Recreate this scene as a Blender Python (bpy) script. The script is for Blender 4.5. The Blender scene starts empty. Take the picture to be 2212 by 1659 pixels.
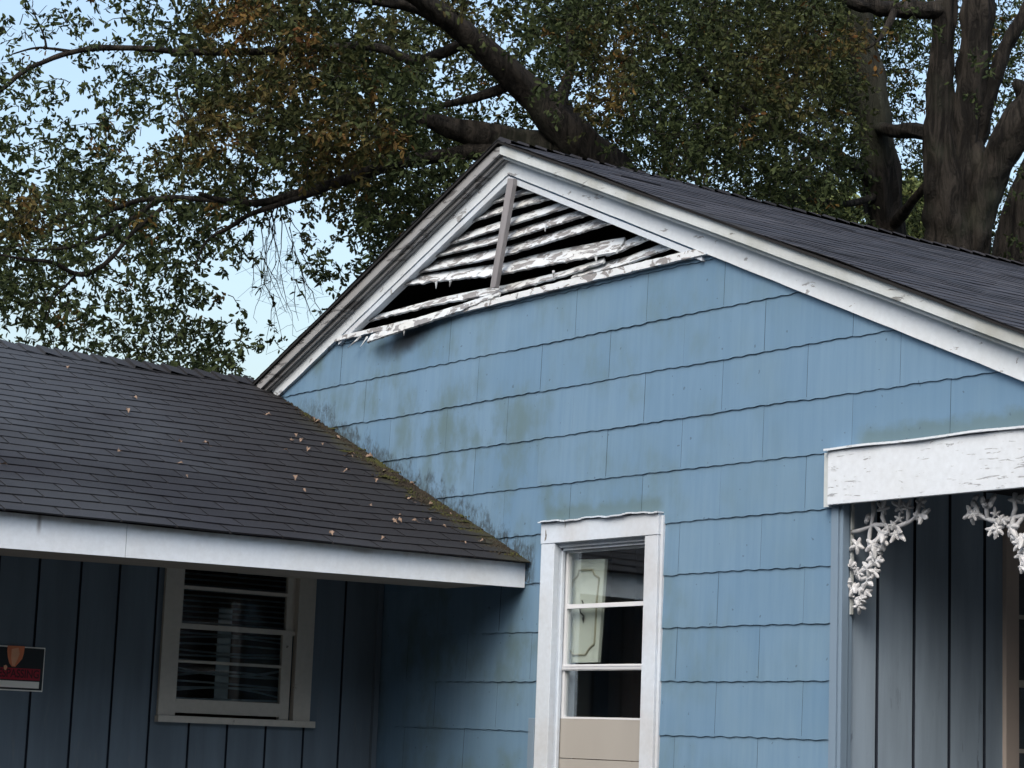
import bpy, bmesh, math, random
import numpy as np
from mathutils import Vector, Matrix, noise as mnoise
R = math.radians
random.seed(7)
rng = np.random.default_rng(11)
scn = bpy.context.scene
COL = scn.collection

# ------------------------------------------------------------------ camera
FPX, CX, CY = 4693.2, 1106.0, 829.5           # focal length in px of a 2212 px wide frame
yaw, pitch, roll = R(-53.640), R(9.411), R(2.172)
CAM = Vector((11.158, -7.299, 1.593))
fw = Vector((math.cos(pitch)*math.sin(yaw), math.cos(pitch)*math.cos(yaw), math.sin(pitch)))
r0 = Vector((math.cos(yaw), -math.sin(yaw), 0)); u0 = r0.cross(fw)
cr, sr = math.cos(roll), math.sin(roll)
RI = cr*r0+sr*u0; UP = -sr*r0+cr*u0
cam = bpy.data.cameras.new("camera"); camo = bpy.data.objects.new("camera", cam); COL.objects.link(camo)
camo.matrix_world = Matrix(((RI.x, UP.x, -fw.x, CAM.x), (RI.y, UP.y, -fw.y, CAM.y), (RI.z, UP.z, -fw.z, CAM.z), (0, 0, 0, 1)))
cam.sensor_width = 36; cam.lens = FPX/2212*36; cam.clip_start = .1; cam.clip_end = 2000
scn.camera = camo
scn.render.resolution_x = 1024; scn.render.resolution_y = 768

# ------------------------------------------------------------------ light
SUN_EL, SUN_AZ = R(47), R(150)      # azimuth measured clockwise from +Y
w = bpy.data.worlds.new("World"); scn.world = w; w.use_nodes = True
nt = w.node_tree; nt.nodes.clear()
sky = nt.nodes.new('ShaderNodeTexSky'); sky.sky_type = 'NISHITA'; sky.sun_disc = False
sky.sun_elevation = SUN_EL; sky.sun_rotation = SUN_AZ; sky.altitude = 50; sky.air_density = 1.5; sky.dust_density = 6.0; sky.ozone_density = 1.8
bg = nt.nodes.new('ShaderNodeBackground'); bg.inputs[1].default_value = .15
wo = nt.nodes.new('ShaderNodeOutputWorld')
nt.links.new(sky.outputs[0], bg.inputs[0]); nt.links.new(bg.outputs[0], wo.inputs[0])
sl = bpy.data.lights.new("sun", 'SUN'); sl.energy = .5; sl.angle = R(40); sl.color = (.95, .98, 1)
so = bpy.data.objects.new("sun", sl); COL.objects.link(so)
sd = Vector((math.sin(SUN_AZ)*math.cos(SUN_EL), math.cos(SUN_AZ)*math.cos(SUN_EL), math.sin(SUN_EL)))
so.rotation_euler = sd.to_track_quat('Z', 'Y').to_euler(); so.location = (5, -20, 20)
scn.view_settings.view_transform = 'Standard'; scn.view_settings.look = 'None'
scn.view_settings.exposure = 1.03; scn.view_settings.gamma = 1.0

# ------------------------------------------------------------------ measuring helpers
def ray(px, py): return fw + RI*((px-CX)/FPX) - UP*((py-CY)/FPX)
def on(px, py, ax, v):                      # point of a sight line on the plane axis=v
    d = ray(px, py); return CAM + d*((v-CAM[ax])/d[ax])
def far(px, py, depth): return CAM + ray(px, py)*depth
RZ0, RX0, RS = 2.604, 1.47, .437            # wing roof plane
def on_roof(px, py):
    d = ray(px, py); n = Vector((RS, 0, 1)); c = RZ0+RS*RX0
    return CAM + d*((c-n.dot(CAM))/n.dot(d))

# ------------------------------------------------------------------ object helpers
def link(name, me, mat=None, parent=None):
    o = bpy.data.objects.new(name, me); COL.objects.link(o)
    if mat is not None:
        for m in (mat if isinstance(mat, (list, tuple)) else [mat]): me.materials.append(m)
    if parent is not None:
        o.parent = parent
        o.matrix_parent_inverse = Matrix.Translation(-parent.location) if parent.type == 'EMPTY' and parent.parent is None else Matrix()
    return o
def tag(o, label=None, cat=None, group=None, kind=None):
    if label: o['label'] = label
    if cat: o['category'] = cat
    if group: o['group'] = group
    if kind: o['kind'] = kind
    return o
def empty(name, loc):
    o = bpy.data.objects.new(name, None); COL.objects.link(o); o.location = loc; o.empty_display_size = .2
    return o
class MB:
    def __init__(s): s.v = []; s.f = []; s.m = []
    def add(s, vs, fs, mi=0):
        b = len(s.v); s.v += [tuple(x) for x in vs]; s.f += [tuple(b+i for i in f) for f in fs]; s.m += [mi]*len(fs); return s
    def box(s, x0, x1, y0, y1, z0, z1, mi=0):
        vs = [(x, y, z) for x in (x0, x1) for y in (y0, y1) for z in (z0, z1)]
        return s.add(vs, [(0, 1, 3, 2), (4, 6, 7, 5), (0, 4, 5, 1), (2, 3, 7, 6), (0, 2, 6, 4), (1, 5, 7, 3)], mi)
    def prism(s, pts, y0, y1, mi=0):        # polygon in x,z extruded along y
        n = len(pts); vs = [(x, y0, z) for x, z in pts]+[(x, y1, z) for x, z in pts]
        return s.add(vs, [tuple(range(n)), tuple(range(2*n-1, n-1, -1))]+[(i, i+n, (i+1) % n+n, (i+1) % n) for i in range(n)], mi)
    def tube(s, pts, rad, n=8, mi=0, cap=True, bark=0.):
        pts = [Vector(p) for p in pts]; k = len(pts); b = len(s.v)
        up = Vector((0, 0, 1)); prev = None
        for i, p in enumerate(pts):
            t = (pts[min(i+1, k-1)]-pts[max(i-1, 0)]).normalized()
            if prev is None:
                a = t.cross(up if abs(t.z) < .9 else Vector((1, 0, 0))).normalized()
            else:
                a = (prev-t*prev.dot(t)).normalized()
            prev = a; c = t.cross(a); r = rad[i] if hasattr(rad, '__len__') else rad
            for j in range(n):
                an = 2*math.pi*j/n; q = a*math.cos(an)+c*math.sin(an); rr = r
                if bark: rr = r*(1+bark*mnoise.noise(Vector((math.cos(an)*2.2, math.sin(an)*2.2, i*.2+b*.01)))+bark*.5*mnoise.noise(Vector((math.cos(an)*6, math.sin(an)*6, i*.2+b))))
                s.v.append(tuple(p+q*rr))
        for i in range(k-1):
            for j in range(n):
                s.f.append((b+i*n+j, b+i*n+(j+1) % n, b+(i+1)*n+(j+1) % n, b+(i+1)*n+j)); s.m.append(mi)
        if cap:
            s.f.append(tuple(b+j for j in range(n))[::-1]); s.f.append(tuple(b+(k-1)*n+j for j in range(n))); s.m += [mi, mi]
        return s
    def build(s, name, mat, parent=None, smooth=False, bevel=0):
        me = bpy.data.meshes.new(name); me.from_pydata(s.v, [], s.f)
        o = link(name, me, mat, parent)
        me.polygons.foreach_set('material_index', s.m)
        if smooth: me.polygons.foreach_set('use_smooth', [True]*len(s.f))
        if bevel:
            bm = bmesh.new(); bm.from_mesh(me); bmesh.ops.recalc_face_normals(bm, faces=bm.faces)
            bmesh.ops.bevel(bm, geom=bm.edges[:], offset=bevel, segments=1, affect='EDGES'); bm.to_mesh(me); bm.free()
        me.update(); return o

# ------------------------------------------------------------------ materials
class NT:
    def __init__(s, name, rough=.7, spec=.3):
        s.m = bpy.data.materials.new(name); s.m.use_nodes = True; s.t = s.m.node_tree; s.t.nodes.clear()
        s.o = s.n('ShaderNodeOutputMaterial'); s.b = s.n('ShaderNodeBsdfPrincipled'); s.l(s.b.outputs[0], s.o.inputs[0])
        s.b.inputs['Roughness'].default_value = rough; s.b.inputs['Specular IOR Level'].default_value = spec
        s.co = s.n('ShaderNodeTexCoord').outputs['Object']
    def n(s, t): return s.t.nodes.new(t)
    def l(s, a, b): s.t.links.new(a, b)
    def setin(s, sock, v):
        if isinstance(v, bpy.types.NodeSocket): s.l(v, sock)
        else: sock.default_value = v
    def map(s, sc, loc=(0, 0, 0)):
        m = s.n('ShaderNodeMapping'); m.inputs['Scale'].default_value = sc; m.inputs['Location'].default_value = loc; s.l(s.co, m.inputs[0]); return m.outputs[0]
    def noise(s, scale=5, sc=(1, 1, 1), det=4, rough=.6, loc=(0, 0, 0), dist=0):
        n = s.n('ShaderNodeTexNoise'); n.inputs['Scale'].default_value = scale; n.inputs['Detail'].default_value = det
        n.inputs['Roughness'].default_value = rough; n.inputs['Distortion'].default_value = dist
        s.l(s.map(sc, loc), n.inputs[0]); return n.outputs[0]
    def ramp(s, v, a, b, inter='LINEAR'):   # smooth step from a to b
        r = s.n('ShaderNodeMapRange'); r.interpolation_type = 'SMOOTHSTEP' if inter != 'L' else 'LINEAR'
        r.inputs[1].default_value = a; r.inputs[2].default_value = b; s.setin(r.inputs[0], v); return r.outputs[0]
    def math(s, op, a, b=0., c=0.):
        m = s.n('ShaderNodeMath'); m.operation = op; s.setin(m.inputs[0], a); s.setin(m.inputs[1], b); s.setin(m.inputs[2], c); return m.outputs[0]
    def mix(s, f, a, b):
        m = s.n('ShaderNodeMix'); m.data_type = 'RGBA'; s.setin(m.inputs[0], f)
        s.setin(m.inputs[6], (*a, 1) if isinstance(a, tuple) else a); s.setin(m.inputs[7], (*b, 1) if isinstance(b, tuple) else b); return m.outputs[2]
    def scale(s, col, f):                   # multiply colour by a value
        m = s.n('ShaderNodeVectorMath'); m.operation = 'SCALE'; s.setin(m.inputs[0], col); s.setin(m.inputs['Scale'], f); return m.outputs[0]
    def xyz(s):
        x = s.n('ShaderNodeSeparateXYZ'); s.l(s.co, x.inputs[0]); return x.outputs
    def island(s):
        return s.n('ShaderNodeNewGeometry').outputs['Random Per Island']
    def col(s, c): s.setin(s.b.inputs['Base Color'], (*c, 1) if isinstance(c, tuple) else c); return s
    def bump(s, h, st=.3, dist=.01):
        b = s.n('ShaderNodeBump'); b.inputs['Strength'].default_value = st; b.inputs['Distance'].default_value = dist
        s.l(h, b.inputs['Height']); s.l(b.outputs[0], s.b.inputs['Normal']); return s

def mat_siding():
    t = NT('blue_siding_paint', .6, .25); X, Y, Z = t.xyz()
    base = t.mix(t.island(), (.108, .198, .305), (.130, .225, .335))
    base = t.mix(t.math('MULTIPLY', t.ramp(t.noise(1.3, det=3), .4, .7), .5), base, (.145, .235, .315))
    gr = t.noise(26, (1, 1, .07), 3); base = t.mix(t.math('MULTIPLY', t.ramp(gr, .3, .75), .34), base, (.085, .165, .265))
    # height above the wing roof line
    d = t.math('SUBTRACT', Z, t.math('MULTIPLY_ADD', X, -RS, RZ0+RS*RX0))
    drip = t.ramp(t.noise(4.2, (1, 1, .6), 6, .6), .40, .72)
    patch = t.ramp(t.noise(1.9, (1, 1, 1.2), 3, .5, (2.3, 0, .4)), .38, .58)
    left = t.math('SUBTRACT', 1., t.ramp(X, .9, 2.6)); band = t.math('SUBTRACT', 1., t.ramp(d, .55, 1.6))
    al = t.math('MULTIPLY', t.math('MULTIPLY', left, band), t.math('MULTIPLY', drip, t.math('MULTIPLY_ADD', patch, .8, .2)))
    base = t.mix(t.math('MULTIPLY', al, .85), base, (.080, .128, .142))
    al2 = t.math('MULTIPLY', t.math('MULTIPLY', drip, patch), t.math('SUBTRACT', 1., t.ramp(X, 2.4, 4.2)))
    base = t.mix(t.math('MULTIPLY', al2, .62), base, (.095, .155, .175))
    # black mildew and splash dirt just above the roof line
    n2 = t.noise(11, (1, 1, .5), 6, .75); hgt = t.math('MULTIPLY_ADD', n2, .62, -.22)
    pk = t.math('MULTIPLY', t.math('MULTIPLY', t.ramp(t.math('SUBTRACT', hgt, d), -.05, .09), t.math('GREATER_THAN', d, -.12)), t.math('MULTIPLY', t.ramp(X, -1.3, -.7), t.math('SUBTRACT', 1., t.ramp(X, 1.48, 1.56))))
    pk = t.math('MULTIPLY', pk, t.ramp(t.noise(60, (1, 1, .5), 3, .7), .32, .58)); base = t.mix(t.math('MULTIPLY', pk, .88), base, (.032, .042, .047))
    # shadow below the loose-hanging louvre slat, painted dark into the siding colour
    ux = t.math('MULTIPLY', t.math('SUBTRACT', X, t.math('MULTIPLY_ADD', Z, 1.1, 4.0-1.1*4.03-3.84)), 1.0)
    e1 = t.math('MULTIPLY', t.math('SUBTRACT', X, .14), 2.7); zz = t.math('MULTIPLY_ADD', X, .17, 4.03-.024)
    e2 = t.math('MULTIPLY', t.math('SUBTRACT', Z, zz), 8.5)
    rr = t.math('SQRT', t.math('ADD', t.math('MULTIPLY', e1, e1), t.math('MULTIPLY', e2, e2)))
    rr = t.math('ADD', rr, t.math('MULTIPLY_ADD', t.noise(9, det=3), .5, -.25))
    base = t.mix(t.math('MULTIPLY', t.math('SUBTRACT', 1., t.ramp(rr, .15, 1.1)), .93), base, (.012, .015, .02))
    # green line above the window head and porch header
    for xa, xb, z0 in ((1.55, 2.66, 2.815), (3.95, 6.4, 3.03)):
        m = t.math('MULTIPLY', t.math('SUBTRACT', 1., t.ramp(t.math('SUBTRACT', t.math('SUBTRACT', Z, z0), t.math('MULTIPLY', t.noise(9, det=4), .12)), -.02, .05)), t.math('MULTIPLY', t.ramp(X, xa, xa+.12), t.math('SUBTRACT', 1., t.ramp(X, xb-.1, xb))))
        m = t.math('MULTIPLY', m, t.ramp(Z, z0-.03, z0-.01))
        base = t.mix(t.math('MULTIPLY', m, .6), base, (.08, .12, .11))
    sp = t.math('GREATER_THAN', t.noise(30, det=1, loc=(4, 2, 1)), .765); base = t.mix(t.math('MULTIPLY', sp, .6), base, (.05, .08, .12))
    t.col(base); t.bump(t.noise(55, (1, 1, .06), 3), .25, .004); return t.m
def mat_peel(name, paint=(.78, .80, .80), wood=(.30, .28, .27), thr=.6, sc=(1, 1, 1), dirt=.25, rough=.55, scale=7, dirtcol=(.42, .40, .33)):
    t = NT(name, rough, .3)
    n = t.noise(scale, sc, 6, .62, dist=.6); m = t.ramp(n, thr, thr+.015)
    c = t.mix(t.math('MULTIPLY', t.ramp(t.noise(2.2, det=5), .35, .75), dirt), paint, dirtcol)
    g = t.noise(40, tuple(a*1.0 for a in sc), 3)
    wd = t.mix(g, wood, tuple(a*.6 for a in wood))
    c = t.mix(m, c, wd); c = t.scale(c, t.math('MULTIPLY_ADD', t.noise(30, det=3), .25, .87)); t.col(c)
    if name == 'gutter_board_white':
        X, Y, Z = t.xyz(); nn = t.noise(5, (1, 1, .4), 5)
        gm = t.math('MULTIPLY', t.ramp(t.math('MULTIPLY_ADD', nn, .07, Z), 2.598, 2.632), .55); c2 = t.mix(gm, c, (.22, .19, .15))
        st_ = t.math('MULTIPLY', t.math('SUBTRACT', 1., t.ramp(t.math('ABSOLUTE', t.math('ADD', Y, 2.935)), .0, .018)), t.ramp(t.math('MULTIPLY_ADD', nn, .08, Z), 2.52, 2.60))
        t.col(t.mix(t.math('MULTIPLY', st_, .7), c2, (.13, .11, .10)))
    t.bump(t.math('SUBTRACT', t.math('MULTIPLY', g, .3), m), .5, .003); return t.m
def mat_plain(name, c, rough=.7, var=.2, scale=8, sc=(1, 1, 1), bump=.15, spec=.3, metal=0):
    t = NT(name, rough, spec); n = t.noise(scale, sc, 5, .6)
    t.col(t.mix(n, tuple(a*(1-var) for a in c), tuple(min(1, a*(1+var)) for a in c))); t.b.inputs['Metallic'].default_value = metal
    if bump: t.bump(t.noise(scale*5, sc, 3), bump, .004)
    return t.m
def mat_boards(name, c, worn, amount, axis):
    t = NT(name, .65, .25); n = t.noise(6, (1, 1, .12), 4)
    base = t.mix(t.ramp(n, .3, .7), tuple(a*.85 for a in c), tuple(a*1.12 for a in c))
    X, Y, Z = t.xyz()
    ch = t.math('MULTIPLY', t.ramp(t.noise(16, (1, 1, .16), 6, .7), .60, .64), t.math('SUBTRACT', 1., t.ramp(Z, 1.3, 2.25)))
    base = t.mix(t.math('MULTIPLY', ch, amount), base, worn)
    t.col(base); t.bump(t.noise(45, (1, 1, .08), 3), .3, .004); return t.m
def mat_shingle(name, wing):
    t = NT(name, .82, .3); X, Y, Z = t.xyz()
    k_ = 1. if wing else 1.75
    base = t.mix(t.island(), tuple(k_*a for a in (.0066, .0076, .0108)), tuple(k_*a for a in (.0125, .0138, .0190)))
    fine = t.noise(260, det=2); base = t.scale(base, t.math('MULTIPLY_ADD', fine, .7, .66))
    if wing:
        base = t.mix(t.math('MULTIPLY', t.ramp(t.noise(1.1, (1, .55, 1), 3, .5, (.5, .3, 0)), .42, .62), .42), base, (.034, .040, .047))
        up = t.math('MULTIPLY', t.ramp(t.math('MULTIPLY_ADD', t.noise(2.2, det=3), .9, Z), 3.55, 3.95), t.math('SUBTRACT', 1., t.ramp(Y, -.9, -.2)))
        base = t.mix(t.math('MULTIPLY', up, .40), base, (.050, .060, .074))
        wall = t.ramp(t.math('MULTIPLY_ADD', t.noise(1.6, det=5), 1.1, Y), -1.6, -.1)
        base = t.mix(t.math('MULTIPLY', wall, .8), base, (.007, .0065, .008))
        ms = t.math('MULTIPLY', t.ramp(t.math('MULTIPLY_ADD', t.noise(7, det=5), .4, Y), -.05, .14), t.ramp(X, -1.1, -.4))
        base = t.mix(t.math('MULTIPLY', ms, .75), base, (.024, .024, .012))
    else:
        st = t.noise(3.0, (2.2, .22, 2.2), 5, .7); base = t.mix(t.math('MULTIPLY', t.ramp(st, .42, .68), .5), base, (.055, .055, .062))
        base = t.mix(t.math('MULTIPLY', t.ramp(t.noise(2.0, (3, .2, 3), 4, .6, (3, 0, 0)), .5, .7), .4), base, (.018, .016, .020))
    t.col(base); t.bump(fine, .5, .003); return t.m
def mat_bark():
    t = NT('bark', .9, .2); n = t.noise(9, (1, 1, .16), 8, .75, dist=.9)
    c = t.mix(t.ramp(n, .40, .60), (.005, .0048, .0045), (.038, .034, .030))
    c = t.mix(t.math('MULTIPLY', t.ramp(t.noise(.9, det=3), .5, .7), .35), c, (.07, .085, .06))
    t.col(c); t.bump(n, 1., .12); return t.m
def mat_leaf(name, g0, g1, roughness=.55):
    t = NT(name, .8, .12)
    a = t.n('ShaderNodeAttribute'); a.attribute_name = 'tint'
    r = t.island(); c = t.mix(r, g0, g1)
    warm = t.mix(r, (.085, .036, .014), (.15, .088, .022)); c = t.mix(a.outputs['Fac'], c, warm); t.col(c)
    tr = t.n('ShaderNodeBsdfTranslucent'); t.setin(tr.inputs[0], c); mx = t.n('ShaderNodeMixShader'); mx.inputs[0].default_value = .22
    t.l(t.b.outputs[0], mx.inputs[1]); t.l(tr.outputs[0], mx.inputs[2]); t.l(mx.outputs[0], t.o.inputs[0]); return t.m
def mat_glass():
    t = NT('window_glass', .03, .5); t.t.nodes.remove(t.b)
    g = t.n('ShaderNodeBsdfGlossy'); g.inputs['Roughness'].default_value = .04; g.inputs[0].default_value = (.9, .95, 1, 1)
    p = t.n('ShaderNodeBsdfTransparent'); p.inputs[0].default_value = (.92, .94, .94, 1)
    f = t.n('ShaderNodeFresnel'); f.inputs[0].default_value = 1.35
    mx = t.n('ShaderNodeMixShader'); t.l(t.math('MULTIPLY', f.outputs[0], t.math('MULTIPLY_ADD', t.noise(3, det=3), .35, .12)), mx.inputs[0])
    t.l(p.outputs[0], mx.inputs[1]); t.l(g.outputs[0], mx.inputs[2]); t.l(mx.outputs[0], t.o.inputs[0]); return t.m

M = dict(
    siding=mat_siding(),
    groove=mat_plain('dark_groove', (.02, .028, .045), .9, .2, 8, bump=0),
    sidedge=mat_plain('siding_butt_edge', (.085, .145, .21), .8, .3, 8),
    frieze=mat_peel('frieze_white_paint', paint=(.58, .65, .72), wood=(.36, .38, .41), thr=.635, sc=(1, 1, 2.6), dirt=.15),
    rake=mat_peel('weathered_cream_trim', paint=(.46, .51, .54), wood=(.22, .23, .23), thr=.64, sc=(.6, 1, 3), dirt=.8, dirtcol=(.25, .26, .23)),
    rakedark=mat_peel('weathered_grey_trim', paint=(.24, .25, .265), wood=(.13, .13, .135), thr=.56, sc=(.6, 1, 3), dirt=.5, dirtcol=(.2, .2, .19)),
    slat=mat_peel('peeling_louvre_paint', paint=(.50, .56, .62), wood=(.24, .245, .26), thr=.515, sc=(.7, 1, 2.2), dirt=.5, scale=13),
    rail=mat_peel('peeling_rail_paint', paint=(.59, .65, .71), wood=(.28, .28, .29), thr=.56, sc=(1, 1, 2), dirt=.25, scale=11),
    greywood=mat_plain('bare_grey_wood', (.19, .19, .205), .8, .35, 10, (1, 1, .2), .4),
    fascia=mat_peel('gutter_board_white', paint=(.67, .74, .81), thr=.74, sc=(1, .6, 2), dirt=.25, dirtcol=(.55, .50, .42)),
    header=mat_peel('porch_header_white', paint=(.56, .62, .69), wood=(.38, .41, .45), thr=.62, sc=(.9, 1, 7), dirt=.12, scale=8),
    casing=mat_peel('window_casing_paint', paint=(.50, .575, .665), wood=(.2, .19, .18), thr=.69, sc=(2.2, 2.2, .6), dirt=.5, scale=6, dirtcol=(.4, .39, .38)),
    oldcasing=mat_peel('old_greyed_casing', paint=(.44, .425, .39), wood=(.17, .15, .13), thr=.68, sc=(1, 2, 1), dirt=.3),
    porchcasing=mat_plain('cream_casing_paint', (.46, .40, .36), .6, .08, 6),
    soffit=mat_plain('soffit_board', (.27, .24, .21), .8, .25, 5, (3, .5, 1), .2),
    darkwood=mat_plain('dark_porch_ceiling', (.035, .035, .04), .9, .3, 5),
    wing=mat_boards('grey_blue_board_paint', (.112, .150, .190), (.2, .2, .2), .2, 0),
    porch=mat_boards('faded_blue_porch_boards', (.225, .295, .375), (.08, .10, .13), .8, 0),
    corner=mat_plain('blue_corner_trim', (.15, .215, .29), .6, .15, 10, (1, 1, .1), .2),
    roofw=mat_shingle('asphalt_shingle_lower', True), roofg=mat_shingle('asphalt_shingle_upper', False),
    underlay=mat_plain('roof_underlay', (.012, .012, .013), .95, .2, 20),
    alu=mat_plain('white_aluminium', (.56, .59, .63), .35, .06, 6, bump=0, spec=.5),
    tan=mat_plain('tan_infill_panel', (.30, .295, .28), .75, .07, 5, (1, 1, .3), .1),
    door=mat_plain('cabinet_cream_paint', (.52, .56, .50), .5, .05, 4, bump=.05),
    doormould=mat_plain('cabinet_mould_paint', (.30, .29, .21), .5, .1, 8, bump=.05),
    iron=mat_plain('black_iron', (.02, .02, .02), .5, .2, 8),
    bracket=mat_plain('white_cast_iron_paint', (.44, .46, .49), .55, .22, 14, bump=.3),
    glass=mat_glass(),
    room=mat_plain('dim_room_wall', (.13, .085, .06), .9, .3, 3, (3, 3, .2)),
    blind=mat_plain('blind_slat', (.30, .34, .36), .6, .2, 9, bump=0),
    bark=mat_bark(),
    leaf=mat_leaf('oak_leaf', (.017, .028, .013), (.050, .068, .026)),
    farleaf=mat_leaf('far_leaf', (.07, .11, .05), (.13, .16, .06)),
    dry=mat_plain('dry_leaf', (.19, .135, .10), .7, .3, 30, bump=.1),
    moss=mat_plain('moss_green', (.034, .037, .010), .95, .7, 12, bump=.6),
    debris=mat_plain('leaf_litter', (.022, .018, .012), .95, .6, 30, bump=.6),
    grass=mat_plain('lawn', (.052, .053, .05), .95, .4, 3, bump=.5),
    s_white=mat_plain('sign_white', (.88, .88, .84), .5, .05, 8, bump=0), s_black=mat_plain('sign_black', (.012, .016, .02), .4, .2, 8, bump=0),
    s_red=mat_plain('sign_red', (.36, .012, .03), .45, .1, 8, bump=0), s_dark=mat_plain('sign_dark_red', (.06, .006, .012), .5, .1, 8, bump=0),
    s_skin=mat_plain('sign_hand_ink', (.85, .25, .12), .5, .3, 14, bump=0), s_skin2=mat_plain('sign_hand_pale', (.9, .45, .27), .5, .2, 18, bump=0),
)

# ------------------------------------------------------------------ flat polygon cutting
def area(p): return abs(sum(p[i][0]*p[(i+1) % len(p)][1]-p[(i+1) % len(p)][0]*p[i][1] for i in range(len(p))))/2 if len(p) > 2 else 0
def chalf(p, h):
    a, b, c = h; out = []
    for i in range(len(p)):
        P, Q = p[i], p[(i+1) % len(p)]; dp = a*P[0]+b*P[1]-c; dq = a*Q[0]+b*Q[1]-c
        if dp <= 0: out.append(P)
        if (dp < 0 < dq) or (dq < 0 < dp):
            k = dp/(dp-dq); out.append((P[0]+(Q[0]-P[0])*k, P[1]+(Q[1]-P[1])*k))
    return out
def cut(poly, clips, holes):
    for h in clips:
        poly = chalf(poly, h)
        if area(poly) < 1e-8: return []
    ps = [poly]
    for hole in holes:
        nx = []
        for q in ps:
            rem = q
            for (a, b, c) in hole:
                o = chalf(rem, (-a, -b, -c))
                if area(o) > 1e-8: nx.append(o)
                rem = chalf(rem, (a, b, c))
                if area(rem) < 1e-8: break
        ps = nx
    return ps
def inside(pt, clips, holes):
    if any(a*pt[0]+b*pt[1] > c for a, b, c in clips): return False
    return not any(all(a*pt[0]+b*pt[1] <= c for a, b, c in h) for h in holes)
def rect(x0, x1, z0, z1): return [(-1, 0, -x0), (1, 0, x1), (0, -1, -z0), (0, 1, z1)]

# ------------------------------------------------------------------ ground
g = MB().add([(-250, -250, 0), (250, -250, 0), (250, 250, 0), (-250, 250, 0)], [(0, 1, 2, 3)]).build('ground', M['grass'])
tag(g, kind='structure')
wd_ = MB()                                   # unseen wood across the street, added to block low sky light, as one mass
for i in range(150):
    a = R(-80+random.uniform(0, 200)-60); rr = random.uniform(28, 36); c = Vector((6+rr*math.cos(a), -4+rr*math.sin(a), 0)); hh = random.uniform(11, 15); w2 = random.uniform(2.2, 3.6)
    if c.x < 4 and c.y > -2: continue
    vs = []; fs = []; nr_, ns_ = 6, 9
    for k in range(nr_+1):
        t = k/nr_; r_ = w2*math.sin(math.pi*(.12+.86*t))**.6
        for j in range(ns_):
            an = 2*math.pi*j/ns_; q = r_*random.uniform(.7, 1.2); vs.append((c.x+q*math.cos(an), c.y+q*math.sin(an), hh*t+random.uniform(-.3, .3)))
    for k in range(nr_):
        for j in range(ns_): fs.append((k*ns_+j, k*ns_+(j+1) % ns_, (k+1)*ns_+(j+1) % ns_, (k+1)*ns_+j))
    fs.append(tuple(nr_*ns_+j for j in range(ns_))); wd_.add(vs, fs)
tag(wd_.build('added_woods', M['grass']), 'dark unseen wood across the street, added to block low sky light', 'added_woods', kind='stuff')

# ------------------------------------------------------------------ the house
house = empty('house', (1.0, 0, 0))
tag(house, 'blue shingle sided house with a white trimmed gable and a low dark roofed wing', 'house')
AX, AZ = 1.17, 4.885                       # inner apex of the frieze
SR, SL = .432, .416
XR, XL = 3.90, -1.8
hole_vent = [(0, -1, -4.13), (.40, 1, AZ+.40*AX+.0), (-.40, 1, AZ-.40*AX)]
hole_vent = [(0, -1, -4.135), (SR, 1, AZ+SR*AX-.03), (-SL, 1, AZ-SL*AX-.03)]
hole_win = rect(1.737, 2.505, .75, 2.69)
clips_A = [(SR, 1, AZ+SR*AX+.05), (-SL, 1, AZ-SL*AX+.05)]
holes_A = [hole_vent, hole_win, rect(XR, 6.3, -1, 2.90)]
def siding():
    mb = MB(); E_ = .27; st = .0205
    for k in range(-4, 16):
        zb = 4.10-E_*k; off = 2.746 if k % 2 == 0 else 3.05
        n0 = int(math.floor((XL-off)/.61)); x = off+.61*n0
        while x < 6.4:
            x0, x1 = max(x+.0009, XL), min(x+.6091, 6.4); x += .61
            if x1 <= x0: continue
            dz = random.uniform(-.002, .002); dh = random.uniform(-.001, .001)
            ns = max(1, int(round((x1-x0)/st)))
            wv = lambda X: zb+dz+(.0018+.0022*abs(mnoise.noise(Vector((X*.8, k*2.7, 9)))))*math.sin(2*math.pi*X/.102+k*1.3+1.2*mnoise.noise(Vector((X*2, k, 4))))+.004*mnoise.noise(Vector((X*9, k*3.1, 0)))
            idx = {}
            def vid(pt):
                key = (round(pt[0], 5), round(pt[1], 5))
                if key not in idx:
                    idx[key] = len(mb.v); f = min(1, max(0, (pt[1]-zb)/E_)); mb.v.append((pt[0], -(.003+.0075*(1-f)+dh), pt[1]))
                return idx[key]
            for i in range(ns):
                a, b = x0+(x1-x0)*i/ns, x0+(x1-x0)*(i+1)/ns
                za, zb2 = wv(a), wv(b)
                for pc in cut([(a, za), (b, zb2), (b, zb+E_+.012), (a, zb+E_+.012)], clips_A, holes_A):
                    f = [vid(p) for p in pc]; f = [q for j, q in enumerate(f) if q != f[j-1]]
                    if len(f) > 2: mb.f.append(tuple(f)); mb.m.append(0)
                if inside(((a+b)/2, (za+zb2)/2), clips_A, holes_A):
                    m_ = [vid((a, za)), vid((b, zb2))]; nb = len(mb.v)
                    mb.v += [(b, -.001, zb2), (a, -.001, za)]; mb.f.append((m_[0], nb+1, nb, m_[1])); mb.m.append(1)
    return mb
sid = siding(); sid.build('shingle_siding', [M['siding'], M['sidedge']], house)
bk = MB()
for pc in cut([(-1.75, 0), (6.4, 0), (6.4, 6), (-1.75, 6)], clips_A, holes_A):
    bk.add([(x, .004, z) for x, z in pc], [tuple(range(len(pc)))])
bk.box(-4.7, 6.35, 9.0, 9.1, 0, 2.75); bk.box(6.3, 6.4, 3.05, 9.0, 0, 2.85); bk.box(-4.8, -4.7, -6.9, 9.1, 0, 2.55)
bk.box(-4.7, -.02, -7.0, -6.9, 0, 2.6); bk.box(-4.7, 6.3, .02, 9.0, .5, .55)
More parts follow.
